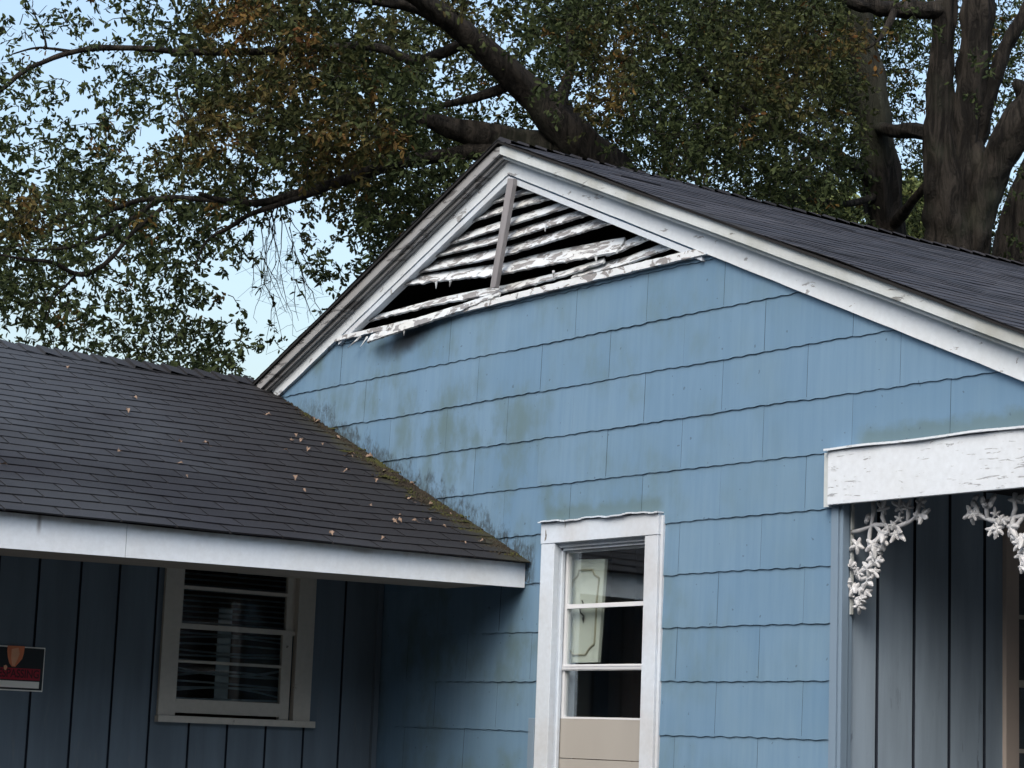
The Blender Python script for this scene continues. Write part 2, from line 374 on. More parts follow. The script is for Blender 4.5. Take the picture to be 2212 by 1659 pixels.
bk.prism([(-1.67, 2.6), (6.3, 2.7), (6.3, 2.85), (1.17, 5.0), (-1.67, 3.8)], 9.0, 9.1)
bk.prism([(-4.7, 2.55), (1.4, 2.55), (-1.67, 3.9)], -7.0, -6.9)
bk.prism([(-4.7, 0), (-1.75, 0), (-1.75, 3.85), (-4.7, 2.5)], .02, .06)
bk.build('wall_core', M['underlay'], house)
# dim room behind the tall window, attic void behind the louvres
rm = MB(); rm.box(.6, 3.6, 1.5, 1.55, .55, 2.75); rm.box(.55, .6, .02, 1.55, .55, 2.75); rm.box(3.55, 3.6, .1, 1.5, .55, 2.75); rm.box(.6, 3.55, .02, 1.5, 2.75, 2.8)
rm.box(1.28, 1.5, .75, .85, .56, 2.74); rm.build('room_wall', M['room'], house)

# frieze boards, fascia and soffit along both rakes
def rake(mb, x0, x1, zf, h0, h1, y0, y1, mi=0):   # board following the rake between x0 and x1; zf(x) is the reference line
    n = 24; pts = []
    for i in range(n+1):
        x = x0+(x1-x0)*i/n; pts.append((x, zf(x)))
    top = [(x, z+h1(x) if callable(h1) else z+h1) for x, z in pts]; bot = [(x, z+(h0(x) if callable(h0) else h0)) for x, z in pts]
    for i in range(n):
        mb.prism([bot[i], bot[i+1], top[i+1], top[i]], y0, y1, mi)
frl = lambda x: AZ-SR*(x-AX) if x > AX else AZ-SL*(AX-x)
wob = lambda x: .006*mnoise.noise(Vector((x*1.1, 3, 0)))
rfl = lambda x: 5.057-.42*abs(x-AX)+wob(x)
fr = MB()
def board(mb, xs, lo, hi, y0, y1):
    n = len(xs)
    for y in (y0, y1):
        pass
    vs = [(x, y, f(x)) for x in xs for (f, y) in ((lo, y0), (hi, y0), (hi, y1), (lo, y1))]
    fs = []
    for i in range(n-1):
        a = i*4; fs += [(a, a+4, a+5, a+1), (a+1, a+5, a+6, a+2), (a+2, a+6, a+7, a+3), (a+3, a+7, a+4, a)]
    fs += [(0, 1, 2, 3), (4*n-4, 4*n-1, 4*n-2, 4*n-3)]
    mb.add(vs, fs)
lin = lambda a, b, n: [a+(b-a)*i/(n-1) for i in range(n)]
EX = 1.67
board(fr, lin(AX, 6.35, 60), lambda x: frl(x)+.003*mnoise.noise(Vector((x*6, 0, 5))), lambda x: rfl(x)-.06, -.032, .0); fr.build('frieze_board', M['frieze'], house)
fr = MB(); board(fr, lin(AX, -EX, 40), lambda x: frl(x)+.004*mnoise.noise(Vector((x*6, 0, 5))), lambda x: rfl(x)-.06, -.032, .0); fr.build('frieze_board', M['frieze'], house)
for sgn, xe, mt in ((1, 6.55, 'rake'), (-1, -EX, 'rakedark')):
    xs = lin(AX, xe, 70)
    b = MB(); board(b, xs, lambda x: rfl(x)-.062, rfl, -.10, -.078); b.build('rake_fascia', M[mt], house)
    b = MB(); board(b, xs, lambda x: rfl(x)-.085, lambda x: rfl(x)-.030, -.074, -.060); (board(b, xs, lambda x: rfl(x)-.092, lambda x: rfl(x)-.068, -.056, -.034) if sgn < 0 else None); b.build('bed_moulding', M[mt], house)
    b = MB(); board(b, xs, lambda x: rfl(x)-.050, lambda x: rfl(x)-.040, -.078, .0); b.build('rake_soffit', M[mt], house)

# ---- shingled roof planes
def shingles(name, O, U, V, lu, lv, mat, parent, expo=.127, tab=.305, und=.012, flip=1, gap=.010, seed=1, trim=None):
    """O eave corner, U along eave, V up the slope (unit vectors)."""
    rd = random.Random(seed); N = U.cross(V).normalized(); N = -N if N.z < 0 else N; mb = MB()
    def surf(u, v, h):
        w_ = und*(mnoise.noise(Vector((u*.55+seed, v*.9, seed)))+.5*mnoise.noise(Vector((u*1.7, v*2.1, seed+4))))
        return O+U*u+V*v+N*(h+w_)
    nc = int(math.ceil(lv/expo))
    for c in range(nc):
        v0 = c*expo; v1 = min(v0+expo, lv); off = -(c % 6)*tab*.5 if c % 2 else -(c % 6)*.153*tab*2
        off = -((c*.1525+.02*rd.random()) % tab); u = off
        while u < lu:
            a, b = max(u+gap/2, 0), min(u+tab-gap/2, lu); u += tab
            if b-a < .02: continue
            t = (.007 if lu < 8 else .0042)+rd.uniform(-.001, .0015); dv = rd.uniform(-.003, .002)
            if rd.random() < .025: t += rd.uniform(.002, .006)
            p = [surf(a, v0+dv, t), surf(b, v0+dv, t), surf(b, v1, .0015), surf(a, v1, .0015), surf(a, v0+dv, 0), surf(b, v0+dv, 0)]
            mb.add(p, [(0, 1, 2, 3), (0, 4, 5, 1), (0, 3, 4), (1, 5, 2)])
    nu, nv = max(2, int(lu/.25)), max(2, int(lv/.25)); b0 = len(mb.v)
    for i in range(nu+1):
        for j in range(nv+1): mb.v.append(tuple(surf(lu*i/nu, lv*j/nv, -.003)))
    for i in range(nu):
        for j in range(nv): mb.f.append((b0+i*(nv+1)+j, b0+(i+1)*(nv+1)+j, b0+(i+1)*(nv+1)+j+1, b0+i*(nv+1)+j+1)); mb.m.append(1)
    # roof edge thickness below
    return mb.build(name, [mat, M['underlay']], parent)
# wing roof, front slope: eave x=1.47+.03
cw = math.cos(math.atan(RS)); sw = math.sin(math.atan(RS))
LW = (1.50+1.67)/cw
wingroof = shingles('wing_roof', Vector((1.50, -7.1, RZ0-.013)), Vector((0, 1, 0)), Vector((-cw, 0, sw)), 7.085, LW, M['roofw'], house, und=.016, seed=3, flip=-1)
b = MB(); RB = Vector((-1.67, 0, 3.975))
b.add([(-1.67, -7.1, 3.972), (-4.9, -7.1, 2.56), (-4.9, 9.1, 2.56), (-1.67, 9.1, 3.972)], [(0, 1, 2, 3)]); b.build('rear_roof', M['roofg'], house)
# ridge caps of the wing
b = MB()
for i in range(56):
    y = -7.1+i*.127; t = .012+random.uniform(0, .006); j = random.uniform(-.008, .008)
    y1_ = min(y+.16, -.02)
    b.add([(-1.53+j, y, 3.916+t), (-1.67+j, y, 3.985+t), (-1.81+j, y, 3.916+t), (-1.53+j, y1_, 3.912), (-1.67+j, y1_, 3.979), (-1.81+j, y1_, 3.912), (-1.53+j, y, 3.91), (-1.81+j, y, 3.91)],
          [(0, 1, 4, 3), (1, 2, 5, 4), (0, 6, 7, 2, 1)])
b.build('ridge_cap', M['roofw'], house)
# gable roof planes
ang = math.atan(.42); cg, sg = math.cos(ang), math.sin(ang)
shingles('gable_roof', Vector((6.62, -.118, 5.078-.42*(6.62-AX))), Vector((0, 1, 0)), Vector((-cg, 0, sg)), 9.3, (6.62-AX)/cg, M['roofg'], house, und=.014, seed=9, flip=-1)
shingles('gable_roof', Vector((-EX-.02, -.118, 5.078-.42*(EX+.02+AX))), Vector((0, 1, 0)), Vector((cg, 0, sg)), 9.3, (EX+.02+AX)/cg, M['roofg'], house, und=.02, seed=5, flip=1)
b = MB()
for i in range(70):
    y = -.10+i*.132; t = .008+random.uniform(0, .005); zr = 5.088+.012*mnoise.noise(Vector((y*.6, 1, 2)))
    b.add([(AX+.11, y, zr-.046+t), (AX, y, zr+t), (AX-.11, y, zr-.046+t), (AX+.11, y+.16, zr-.050), (AX, y+.16, zr-.004), (AX-.11, y+.16, zr-.050), (AX+.11, y, zr-.052), (AX-.11, y, zr-.052)],
          [(0, 1, 4, 3), (1, 2, 5, 4), (0, 6, 7, 2, 1)])
b.build('ridge_cap', M['roofg'], house)
# dark drip edge between fascia and shingles
for xe in (6.6, -EX-.01):
    b = MB(); board(b, lin(AX, xe, 60), lambda x: rfl(x)+.001, lambda x: rfl(x)+.016+.004*mnoise.noise(Vector((x*7, 1, 1))), -.116+.0, .02); b.build('drip_edge', M['underlay'], house)
# ragged end where the left rake dies into the wing roof
b = MB()
for i in range(26):
    p = Vector((-EX+.03+random.uniform(-.05, .12), -.09+random.uniform(-.04, .06), 3.90+random.uniform(-.02, .05))); s_ = random.uniform(.012, .035)
    b.add([p+Vector((random.uniform(-s_, s_), random.uniform(-s_, s_), random.uniform(-s_, s_)*.8)) for _ in range(4)], [(0, 1, 2), (0, 2, 3), (0, 3, 1), (1, 3, 2)])
b.build('rotted_rake_end', M['debris'], house)

# ---- gable vent
vent = empty('gable_vent', (1.17, 0, 4.13)); vent.parent = house; vent.matrix_parent_inverse = Matrix.Translation(-house.location)
def vpart(mb, name, mat, **k):
    o = mb.build(name, mat, vent, **k); o.matrix_parent_inverse = Matrix.Translation(-Vector((1.17, 0, 4.13))); return o
for sx in (1, -1):
    t_ = MB(); sl_ = SR if sx > 0 else SL
    xe = AX+sx*(AZ-4.14)/sl_
    xs = lin(AX, xe, 30)
    board(t_, xs, lambda x: frl(x)-.047, lambda x: frl(x)-.012, -.030, .02)
    vpart(t_, 'vent_trim', M['casing'])
def slat(pts, h, y=.0, jag=.004, t=.014, ends=(0, 0), dy=None, tilt=.8, seed=0):
    """pts: (x,z) measured on y=-.03 along the lower front edge; h: apparent height"""
    mb = MB(); xs = [p[0]-(y+.03)*1.2*0 for p in pts]; n = max(6, int((xs[-1]-xs[0])/.022)); ring = []
    for i in range(n+1):
        x = xs[0]+(xs[-1]-xs[0])*i/n
        for j in range(len(pts)-1):
            if xs[j] <= x <= xs[j+1]+1e-6:
                f = (x-xs[j])/(xs[j+1]-xs[j]); z = pts[j][1]*(1-f)+pts[j+1][1]*f; break
        hh = h if not callable(h) else h(x); dp = hh*1.5
        if i == 0: dp *= 1-ends[0]
        if i == n: dp *= 1-ends[1]
        jz = jag*(mnoise.noise(Vector((x*14, seed, 0)))+.6*mnoise.noise(Vector((x*45, seed, 0)))); yy = y if dy is None else y+dy(x)
        xx = x-(yy+.03)*1.35; zz = z+(yy+.03)*.37
        ring.append([(xx, yy, zz+jz), (xx, yy+dp*tilt, zz+dp), (xx, yy+dp*tilt+t*.7, zz+dp-t*.7), (xx, yy+t*.7, zz-t*.5+jz)])
    vs = [p for r in ring for p in r]; fs = []
    for i in range(len(ring)-1):
        a = 4*i
        for j in range(4): fs.append((a+j, a+4+j, a+4+(j+1) % 4, a+(j+1) % 4))
    fs += [(0, 1, 2, 3), (4*len(ring)-1, 4*len(ring)-2, 4*len(ring)-3, 4*len(ring)-4)]
    mb.add(vs, fs); return vpart(mb, 'slat', M['slat'])
slat([(.98, 4.742), (1.54, 4.737)], .028, seed=1)
slat([(.80, 4.664), (1.20, 4.670), (1.76, 4.664)], .034, seed=2)
slat([(.60, 4.562), (1.14, 4.575), (1.98, 4.592)], .040, seed=3)
slat([(.42, 4.510), (1.15, 4.492), (2.12, 4.514)], .043, seed=4)
slat([(.22, 4.437), (1.12, 4.400), (2.30, 4.430)], .048, seed=5)
slat([(.08, 4.380), (.22, 4.371), (.73, 4.328), (1.07, 4.294), (1.42, 4.286), (2.19, 4.254)], lambda x: .045+.022*max(0, min(1, (x-.6)/.8)), y=-.012, jag=.008, ends=(0, .35), seed=6)
slat([(2.10, 4.250), (2.2, 4.252), (2.60, 4.300)], .046, y=.012, seed=7)
slat([(-.28, 4.205), (.45, 4.206), (1.11, 4.182), (1.70, 4.190), (2.08, 4.214)], lambda x: .024+.014*max(0, 1-abs(x-.9)), y=.0, jag=.007, ends=(0, .6), seed=8)
slat([(1.80, 4.168), (2.24, 4.170), (2.78, 4.216)], .040, y=.008, ends=(.7, 0), seed=9)
slat([(-.27, 4.070), (-.05, 4.084), (.30, 4.102), (.72, 4.130), (1.12, 4.170)], lambda x: .024+.014*max(0, 1-abs(x-.25)*1.2)-.012*max(0, x-.6), y=-.045, jag=.009, ends=(.75, .1), tilt=.35, dy=lambda x: -.035*max(0, min(1, (.9-x))), seed=10)
# rail across the foot of the vent, with splinters
b = MB(); xs = lin(-.66, 2.955, 170)
board(b, xs, lambda x: 4.108+.004*mnoise.noise(Vector((x*12, 7, 0)))+(.012 if x > 1.6 else .012*(x/1.6) if x > 0 else .010), lambda x: min(4.146+.014*max(0, min(1, (x-.6)/1.2))+.005*mnoise.noise(Vector((x*16, 9, 0))), frl(x)-.0), -.040, .004)
vpart(b, 'vent_sill', M['rail'])
for (x, z, L, an) in [(-.30, 4.10, .16, 200), (-.22, 4.085, .10, 215), (.02, 4.12, .05, 265), (.20, 4.10, .06, 265), (1.62, 4.24, .05, 268), (1.53, 4.53, .05, 268), (1.35, 4.14, .04, 260), (.45, 4.355, .05, 270), (2.0, 4.26, .035, 280), (.60, 4.335, .04, 262)]:
    d = Vector((math.cos(R(an)), 0, math.sin(R(an)))); nrm = Vector((-d.z, 0, d.x)); p = Vector((x, -.07 if z < 4.15 else -.02, z)); wdt = .008
    b = MB().add([p-nrm*wdt, p+nrm*wdt, p+d*L+nrm*.002, p+Vector((0, .008, 0))-nrm*wdt, p+Vector((0, .008, 0))+nrm*wdt, p+d*L*.96+Vector((0, .006, 0))], [(0, 1, 2), (3, 5, 4), (0, 2, 5, 3), (1, 4, 5, 2), (0, 3, 4, 1)]); vpart(b, 'splinter', M['slat'])
b = MB(); b.prism([(1.075-.0, 4.215), (1.126, 4.208), (1.262, 4.80), (1.262, 4.835), (1.21, 4.845), (1.200, 4.80)], -.062, -.034); vpart(b, 'vent_bar', M['greywood'])
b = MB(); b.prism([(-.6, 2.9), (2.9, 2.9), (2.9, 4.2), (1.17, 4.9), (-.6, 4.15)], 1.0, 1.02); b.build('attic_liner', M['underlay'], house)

# ---- wing: fascia, soffit, boarded wall
def fz(y): return 2.457+.0118*y
b = MB()
for y0_, y1_ in ((-7.0, -2.472), (-2.469, -.012)):
    ys = lin(y0_, y1_, 40); vs = []; fs = []
    for y in ys:
        zt = RZ0-.012+.004*mnoise.noise(Vector((y*1.3, 0, 0))); zb_ = fz(y)
        vs += [(1.45, y, zb_), (1.45, y, zt), (1.428, y, zt), (1.428, y, zb_)]
    for i in range(len(ys)-1):
        a = 4*i
        for j in range(4): fs.append((a+j, a+4+j, a+4+(j+1) % 4, a+(j+1) % 4))
    fs += [(0, 1, 2, 3), (4*len(ys)-1, 4*len(ys)-2, 4*len(ys)-3, 4*len(ys)-4)]
    b.add(vs, fs)
b.build('eave_fascia', M['fascia'], house)
b = MB(); vs = [(x, y, fz(y)+dz) for y in (-7.0, -.16) for x, dz in ((1.427, .006), (.90, .006), (.90, .02), (1.427, .02))]
b.add(vs, [(0, 4, 5, 1), (1, 5, 6, 2), (2, 6, 7, 3), (3, 7, 4, 0), (0, 1, 2, 3), (4, 7, 6, 5)]); b.build('eave_soffit', M['soffit'], house)
b = MB(); b.box(.03, 1.426, -7.0, -.02, 2.56, 2.575); b.build('porch_ceiling', M['darkwood'], house)
b = MB()        # ragged shingle overhang bits on the fascia
for y, wd, dr in ():
    n = 8
    for i in range(n):
        ya = y+wd*i/n; b.box(1.452, 1.50, ya, ya+wd/n-.0005, RZ0-.018-dr*random.uniform(.3, 1)-.012, RZ0-.022)


def boards(name, mat, ax, c, face, y0, y1, z0, z1, grooves, holes, parent, gw=.015, gd=.018):
    mb = MB(); name_m = [mat, M['groove']]; segs = []; eps = .0012; cur = y0
    for g_ in sorted(grooves):
        segs.append((cur, g_-gw/2, 0, 0)); segs.append((g_-gw/2, g_-gw/2+eps, 0, -gd)); segs.append((g_-gw/2+eps, g_+gw/2-eps, -gd, -gd)); segs.append((g_+gw/2-eps, g_+gw/2, -gd, 0)); cur = g_+gw/2
    segs.append((cur, y1, 0, 0))
    for a, b_, ha, hb in segs:
        for pc in cut([(a, z0), (b_, z0), (b_, z1), (a, z1)], [], holes):
            vs = []
            for (p, q) in pc:
                f = (p-a)/(b_-a); vs.append((c+face*(ha*(1-f)+hb*f), p, q))
            mb.add(vs, [tuple(range(len(vs)))], 1 if ha < 0 or hb < 0 else 0)
    return mb.build(name, name_m, parent)
WH = rect(-1.40, -.60, 1.68, 2.53)
gr_w = [-2.50+.002, -2.262, -2.012, -1.775, -1.535, -1.28, -1.031, -.775, -.518, -.27]+[-2.50-.245*i for i in range(1, 18)]
boards('board_wall', M['wing'], 0, .0, 1, -7.0, .0, 0, 2.60, gr_w, [WH], house)
b = MB(); b.box(-1.2, -1.15, -3, 0, 0, 2.6); b.build('room_wall', M['room'], house)
# corner where wing wall meets the siding: covered porch end wall keeps the siding
# ---- wing window
def grp(name, loc):
    o = empty(name, loc); o.parent = house; o.matrix_parent_inverse = Matrix.Translation(-house.location); return o
def gp(g_, mb, name, mat, **k):
    o = mb.build(name, mat, g_, **k); o.matrix_parent_inverse = Matrix.Translation(-Vector(g_.location)); return o
ww = grp('wing_window', (0, -1, 1.65)); ww['label'] = 'old double hung window with greyed casing and bent blinds'
b = MB(); b.box(-.02, .022, -1.493, -1.385, 1.683, 2.56); b.box(-.02, .022, -.607, -.492, 1.683, 2.56); b.box(-.02, .0205, -1.385, -.607, 2.52, 2.56)
gp(ww, b, 'casing', M['oldcasing'])
b = MB(); b.box(-.05, .045, -1.50, -.465, 1.645, 1.682); gp(ww, b, 'sill', M['oldcasing'])
b = MB()       # sashes
b.box(-.045, -.018, -1.385, -1.355, 2.20, 2.52); b.box(-.045, -.018, -.665, -.607, 2.20, 2.52); b.box(-.045, -.018, -1.355, -.665, 2.405, 2.425)
b.box(-.04, -.004, -1.385, -.607, 2.178, 2.207)
b.box(-.03, -.002, -1.385, -1.372, 1.684, 2.178); b.box(-.03, -.002, -.69, -.625, 1.684, 2.178)
b.box(-.03, -.002, -1.372, -.69, 1.700, 1.778); b.box(-.027, -.006, -1.372, -.69, 1.984, 2.000)
gp(ww, b, 'sash', M['oldcasing'])
b = MB(); b.box(-.020, -.017, -1.372, -.69, 1.778, 2.178); b.box(-.036, -.033, -1.355, -.665, 2.207, 2.52); gp(ww, b, 'pane', M['glass'])
b = MB()
for i in range(24):
    z = 1.79+i*.031; n = 16; warp = (.012*math.sin(i*1.9)+.010*math.sin(i*.7)) if i < 12 else .002
    if i < 7: warp *= 2.4
    vs = []
    for j in range(n+1):
        y = -1.40+.80*j/n; dz = warp*math.sin(math.pi*(j/n))-(.0 if i > 8 else .02*(j/n-.3)*(1 if i % 2 else -.6))
        vs += [(-.075, y, z+dz), (-.053, y, z+dz-.012)]
    b.add(vs, [(2*j, 2*j+2, 2*j+3, 2*j+1) for j in range(n)])
gp(ww, b, 'blind', M['blind'])
b = MB(); b.box(-.10, -.098, -1.075, -.985, 1.78, 2.32); gp(ww, b, 'curtain_strip', M['blind'])

# ---- tall window in the gable wall
tw = grp('tall_window', (2.1, 0, .75)); tw['label'] = 'tall narrow window with white casing and tan infill panel below'
b = MB(); b.box(1.618, 1.737, -.034, .0, .6, 2.688); gp(tw, b, 'casing', M['casing'], bevel=.002)
b = MB(); b.box(2.505, 2.610, -.034, .0, .6, 2.688); gp(tw, b, 'casing', M['casing'], bevel=.002)
b = MB(); b.box(1.614, 2.612, -.036, .0, 2.690, 2.803); gp(tw, b, 'head_casing', M['casing'], bevel=.002)
b = MB(); n = 40
for i in range(n):
    a = 1.606+1.014*i/n; dz = .004*math.sin(i*.45)+.002*math.sin(i*1.3); b.box(a, a+1.014/n, -.055-.004*math.sin(i*.3), .0, 2.805+dz, 2.812+dz)
gp(tw, b, 'drip_cap', M['casing'])
b = MB()       # jambs and stops
b.box(1.715, 1.7368, .0, .14, .75, 2.70); b.box(2.5052, 2.527, .0, .14, .75, 2.70); b.box(1.737, 2.505, .0, .14, 2.668, 2.69)
b.box(1.737, 1.752, .018, .034, .75, 2.667); b.box(1.737, 2.505, .018, .034, 2.652, 2.667)
b.box(2.612, 2.632, -.018, .0, .6, 2.79)
gp(tw, b, 'jamb', M['casing'])
b = MB(); b.box(1.738, 1.766, .045, .072, 1.742, 2.651); b.box(2.478, 2.504, .045, .072, 1.742, 2.651); b.box(1.766, 2.478, .045, .072, 2.335, 2.358)
b.box(1.738, 2.504, .038, .080, 2.000, 2.032); b.box(1.766, 2.478, .045, .072, 1.742, 1.752); b.box(1.766, 2.478, .045, .072, 2.640, 2.651)
b.box(1.76, 2.49, .034, .038, 2.006, 2.012); b.box(1.76, 2.49, .034, .038, 2.020, 2.026)
gp(tw, b, 'sash', M['alu'])
b = MB(); b.box(1.766, 2.478, .060, .063, 2.032, 2.335); b.box(1.766, 2.478, .060, .063, 2.358, 2.640); b.box(1.766, 2.478, .060, .063, 1.752, 2.0); gp(tw, b, 'pane', M['glass'])
b = MB(); b.box(1.738, 2.504, .042, .075, 1.532, 1.741); b.box(1.738, 2.504, .042, .075, 1.30, 1.528); b.box(1.738, 2.504, .042, .075, 1.06, 1.296); b.box(1.738, 2.504, .042, .075, .76, 1.056); gp(tw, b, 'infill_panel', M['tan'])
b = MB(); b.box(1.548, 1.604, -.028, -.016, .7, 1.74); b.build('trim_board', M['corner'], house, bevel=.003)
b = MB(); b.box(-.0, .03, -.05, -.016, .7, 2.55); b.build('corner_trim', M['wing'], house)

# cabinet door leaning inside the tall window: its own thing
cd = empty('cabinet_door', on(1265, 1432, 1, .11))
tag(cd, 'cream cabinet door with routed outline standing behind the glass of the tall window', 'cabinet door')
def cdp(mb, name, mat, **k):
    o = mb.build(name, mat, cd, **k); o.matrix_parent_inverse = Matrix.Translation(-cd.location); return o
zd = lambda x, y, yy=.095: on((1500+x/2.074)/1.3562, (1450+y/2.074)/1.3562, 1, yy)
pts = [zd(*p, .105) for p in ((318, 395), (566, 388), (520, 1016), (290, 1022))]
b = MB(); q = [(p.x, p.z) for p in pts]; b.prism(q, .105, .125); cdp(b, 'panel', M['door'])
b = MB()
for loop in ([(408, 458), (490, 455), (500, 485), (530, 505), (515, 640), (500, 905), (470, 930), (445, 972), (370, 972), (345, 930), (330, 905), (340, 700), (372, 520), (400, 490), (408, 458)],):
    for i in range(len(loop)-1):
        a, c_ = zd(*loop[i], .103), zd(*loop[i+1], .103); b.tube([a, c_], .006, 6)
cdp(b, 'moulding', M['doormould'])
b = MB(); pl = [(425, 640), (432, 660), (412, 690), (415, 715), (435, 735), (430, 755)]; b.tube([zd(*p, .098) for p in pl], [.003, .004, .004, .004, .005, .004], 6)
tp = zd(432, 785, .098); c0 = zd(432, 745, .098)
b.add([c0+Vector((-.012, 0, 0)), c0+Vector((.012, 0, 0)), tp, c0+Vector((0, -.008, 0))], [(0, 3, 2), (3, 1, 2), (0, 1, 3), (0, 2, 1)]); cdp(b, 'pull', M['iron'])

# ---- porch on the right
b = MB(); b.box(3.862, 6.35, -.062, -.040, 2.758, 3.012); b.build('porch_header', M['header'], house, bevel=.002)
b = MB(); n = 60
for i in range(n):
    a = 3.848+2.55*i/n; b.box(a, a+2.55/n, -.078+.003*math.sin(i*.8), -.004, 3.014+.003*math.sin(i*.37), 3.024+.003*math.sin(i*.37))
b.build('header_cap', M['header'], house)
b = MB(); b.box(3.822, 3.858, -.045, -.016, 2.752, 3.010); b.build('header_end_strip', M['rake'], house)
b = MB(); b.box(3.862, 6.35, -.038, .12, 2.790, 3.01); b.build('header_beam', M['darkwood'], house)
b = MB(); b.box(3.90, 6.3, .12, 3.0, 2.92, 2.95); b.build('porch_ceiling', M['darkwood'], house)
b = MB(); b.box(3.853, 3.899, -.024, -.0035, .5, 2.756); b.box(3.8995, 3.921, -.014, .028, .5, 2.788); b.box(3.9, 3.915, .036, .058, .5, 2.788); b.build('corner_board', M['corner'], house)
RH = rect(1.215, 2.05, 1.0, 2.72)
boards('porch_board_wall', M['porch'], 0, 3.90, 1, .03, 3.0, .5, 2.92, [.244, .494, .742, .995, 2.25, 2.5, 2.75], [RH], house, gw=.021, gd=.02)
boards('porch_board_wall', M['porch'], 0, 3.90, 1, 3.0, 3.01, .5, 2.92, [], [], house)
b = MB(); b.box(3.9, 6.3, 3.0, 3.05, .5, 2.92); b.build('porch_back_wall', M['porch'], house)
pw = grp('porch_window', (3.9, 1.6, 1.0)); pw['label'] = 'window with cream casing on the recessed porch side wall'
b = MB(); b.box(3.88, 3.925, 1.128, 1.222, .9, 2.80); b.box(3.88, 3.925, 2.05, 2.145, .9, 2.80); b.box(3.88, 3.924, 1.222, 2.05, 2.70, 2.80); b.box(3.88, 3.935, 1.10, 2.17, .86, .90); gp(pw, b, 'casing', M['porchcasing'])
b = MB()
for z in (2.318, 1.655): b.box(3.880, 3.905, 1.222, 2.05, z-.010, z+.010)
b.box(3.875, 3.91, 1.222, 2.05, 1.968, 2.003); b.box(3.885, 3.906, 1.63, 1.65, .92, 1.965); b.box(3.885, 3.904, 1.63, 1.65, 2.006, 2.70)
gp(pw, b, 'sash', M['oldcasing'])
b = MB(); b.box(3.889, 3.892, 1.222, 2.05, .92, 2.70); gp(pw, b, 'pane', M['glass'])
b = MB(); b.box(3.45, 3.5, 1.0, 2.6, .6, 2.75); b.build('room_wall', M['room'], house)

# cast iron vine brackets
zb_ = lambda x, y, yy=.05: on((2350+x/2.552)/1.3562, (1200+y/2.552)/1.3562, 1, yy)
def ivy(mb, c, r, an, yj):
    """lobed pointed cast leaf, tilted and domed, with thickness"""
    n = 30; pts = []; rot = Matrix.Rotation(random.uniform(-.7, .7), 3, 'X') @ Matrix.Rotation(random.uniform(-.7, .7), 3, 'Z') @ Matrix.Rotation(-an, 3, 'Y')
    for i in range(n):
        t = 2*math.pi*i/n; tt = (t+math.pi) % (2*math.pi)-math.pi
        lob = max(1.0*math.exp(-(tt/.40)**2), .80*math.exp(-((abs(tt)-1.15)/.33)**2), .6*math.exp(-((abs(tt)-2.25)/.34)**2)); rr = r*(.34+.78*lob)
        pts.append((math.cos(t)*rr*1.2, math.sin(t)*rr*1.05, lob))
    C_ = Vector(c)+Vector((0, yj, 0)); vs = [C_+rot @ Vector((0, -.010, 0))]
    vs += [C_+rot @ Vector((x*.5, -.012+.005*(1-l), z*.5)) for x, z, l in pts]+[C_+rot @ Vector((x, .004*l-.002, z)) for x, z, l in pts]+[C_+rot @ Vector((x*.92, .010, z*.92)) for x, z, l in pts]
    fs = [(0, 1+i, 1+(i+1) % n) for i in range(n)]
    for k in (0, 1): fs += [(1+k*n+i, 1+(k+1)*n+i, 1+(k+1)*n+(i+1) % n, 1+k*n+(i+1) % n) for i in range(n)]
    fs.append(tuple(range(1+2*n, 1+3*n))[::-1]); mb.add(vs, fs)
stems = [[(362, 918), (430, 905), (500, 880), (545, 862), (620, 862), (690, 880), (760, 858), (810, 835), (850, 800), (875, 720), (890, 690)],
         [(530, 690), (535, 760), (520, 850), (505, 930), (500, 1000), (515, 1080), (510, 1160), (500, 1230), (485, 1300), (440, 1340), (385, 1375), (350, 1392)],
         [(620, 862), (600, 800), (610, 750), (600, 690)], [(545, 862), (590, 920), (620, 1000), (590, 1050)], [(790, 840), (795, 780), (790, 700)], [(500, 1250), (440, 1270), (400, 1220), (390, 1140)], [(440, 1340), (450, 1420), (440, 1470)]]
lv = [(430, 1015, .040, 200), (545, 1010, .046, 280), (480, 820, .026, 90), (605, 740, .034, 60), (612, 930, .046, 300), (700, 930, .034, 250), (745, 925, .036, 320), (690, 860, .026, 200), (735, 820, .024, 90),
      (745, 725, .036, 150), (800, 735, .030, 60), (880, 700, .030, 90), (905, 790, .046, 330), (870, 800, .030, 10), (530, 1100, .040, 340), (560, 1135, .030, 0), (515, 1190, .042, 260), (480, 1180, .026, 180), (540, 1215, .030, 320),
      (410, 1230, .036, 120), (440, 1235, .028, 60), (395, 1175, .024, 90), (500, 1280, .032, 330), (400, 1340, .040, 180), (375, 1385, .028, 210), (450, 1340, .034, 20), (480, 1365, .028, 330), (450, 1410, .032, 260), (440, 1465, .034, 250), (425, 1440, .022, 200), (470, 1420, .020, 20), (370, 1300, .024, 150), (620, 980, .036, 260), (655, 880, .024, 0), (565, 1050, .030, 230)]
def bracket(f, yy=.05):
    bg_ = grp('porch_bracket', f(362, 720)); 
    b = MB()
    for s in stems: b.tube([f(*p) for p in s], [.0095+.002*math.sin(i*2.3) for i in range(len(s))], 8)
    gp(bg_, b, 'vine_stem', M['bracket'], smooth=True)
    b = MB()
    for (x, y, r, an) in lv:
        ivy(b, f(x, y), r*1.12, R(an), random.uniform(-.022, .004))
    gp(bg_, b, 'vine_leaf', M['bracket'])
    b = MB(); p0, p1 = f(372, 700), f(355, 1532); x = p0.x; b.box(x-.009, x+.009, yy-.009, yy+.009, p1.z, 2.788); gp(bg_, b, 'bracket_bar', M['rake'])
    return bg_
f1 = lambda x, y: zb_(x, y)
bracket(f1)
xm = 5.10
def f2(x, y):
    p = zb_(x, y); return Vector((xm-(p.x-3.912), p.y, p.z-.012))
p2 = bracket(f2)
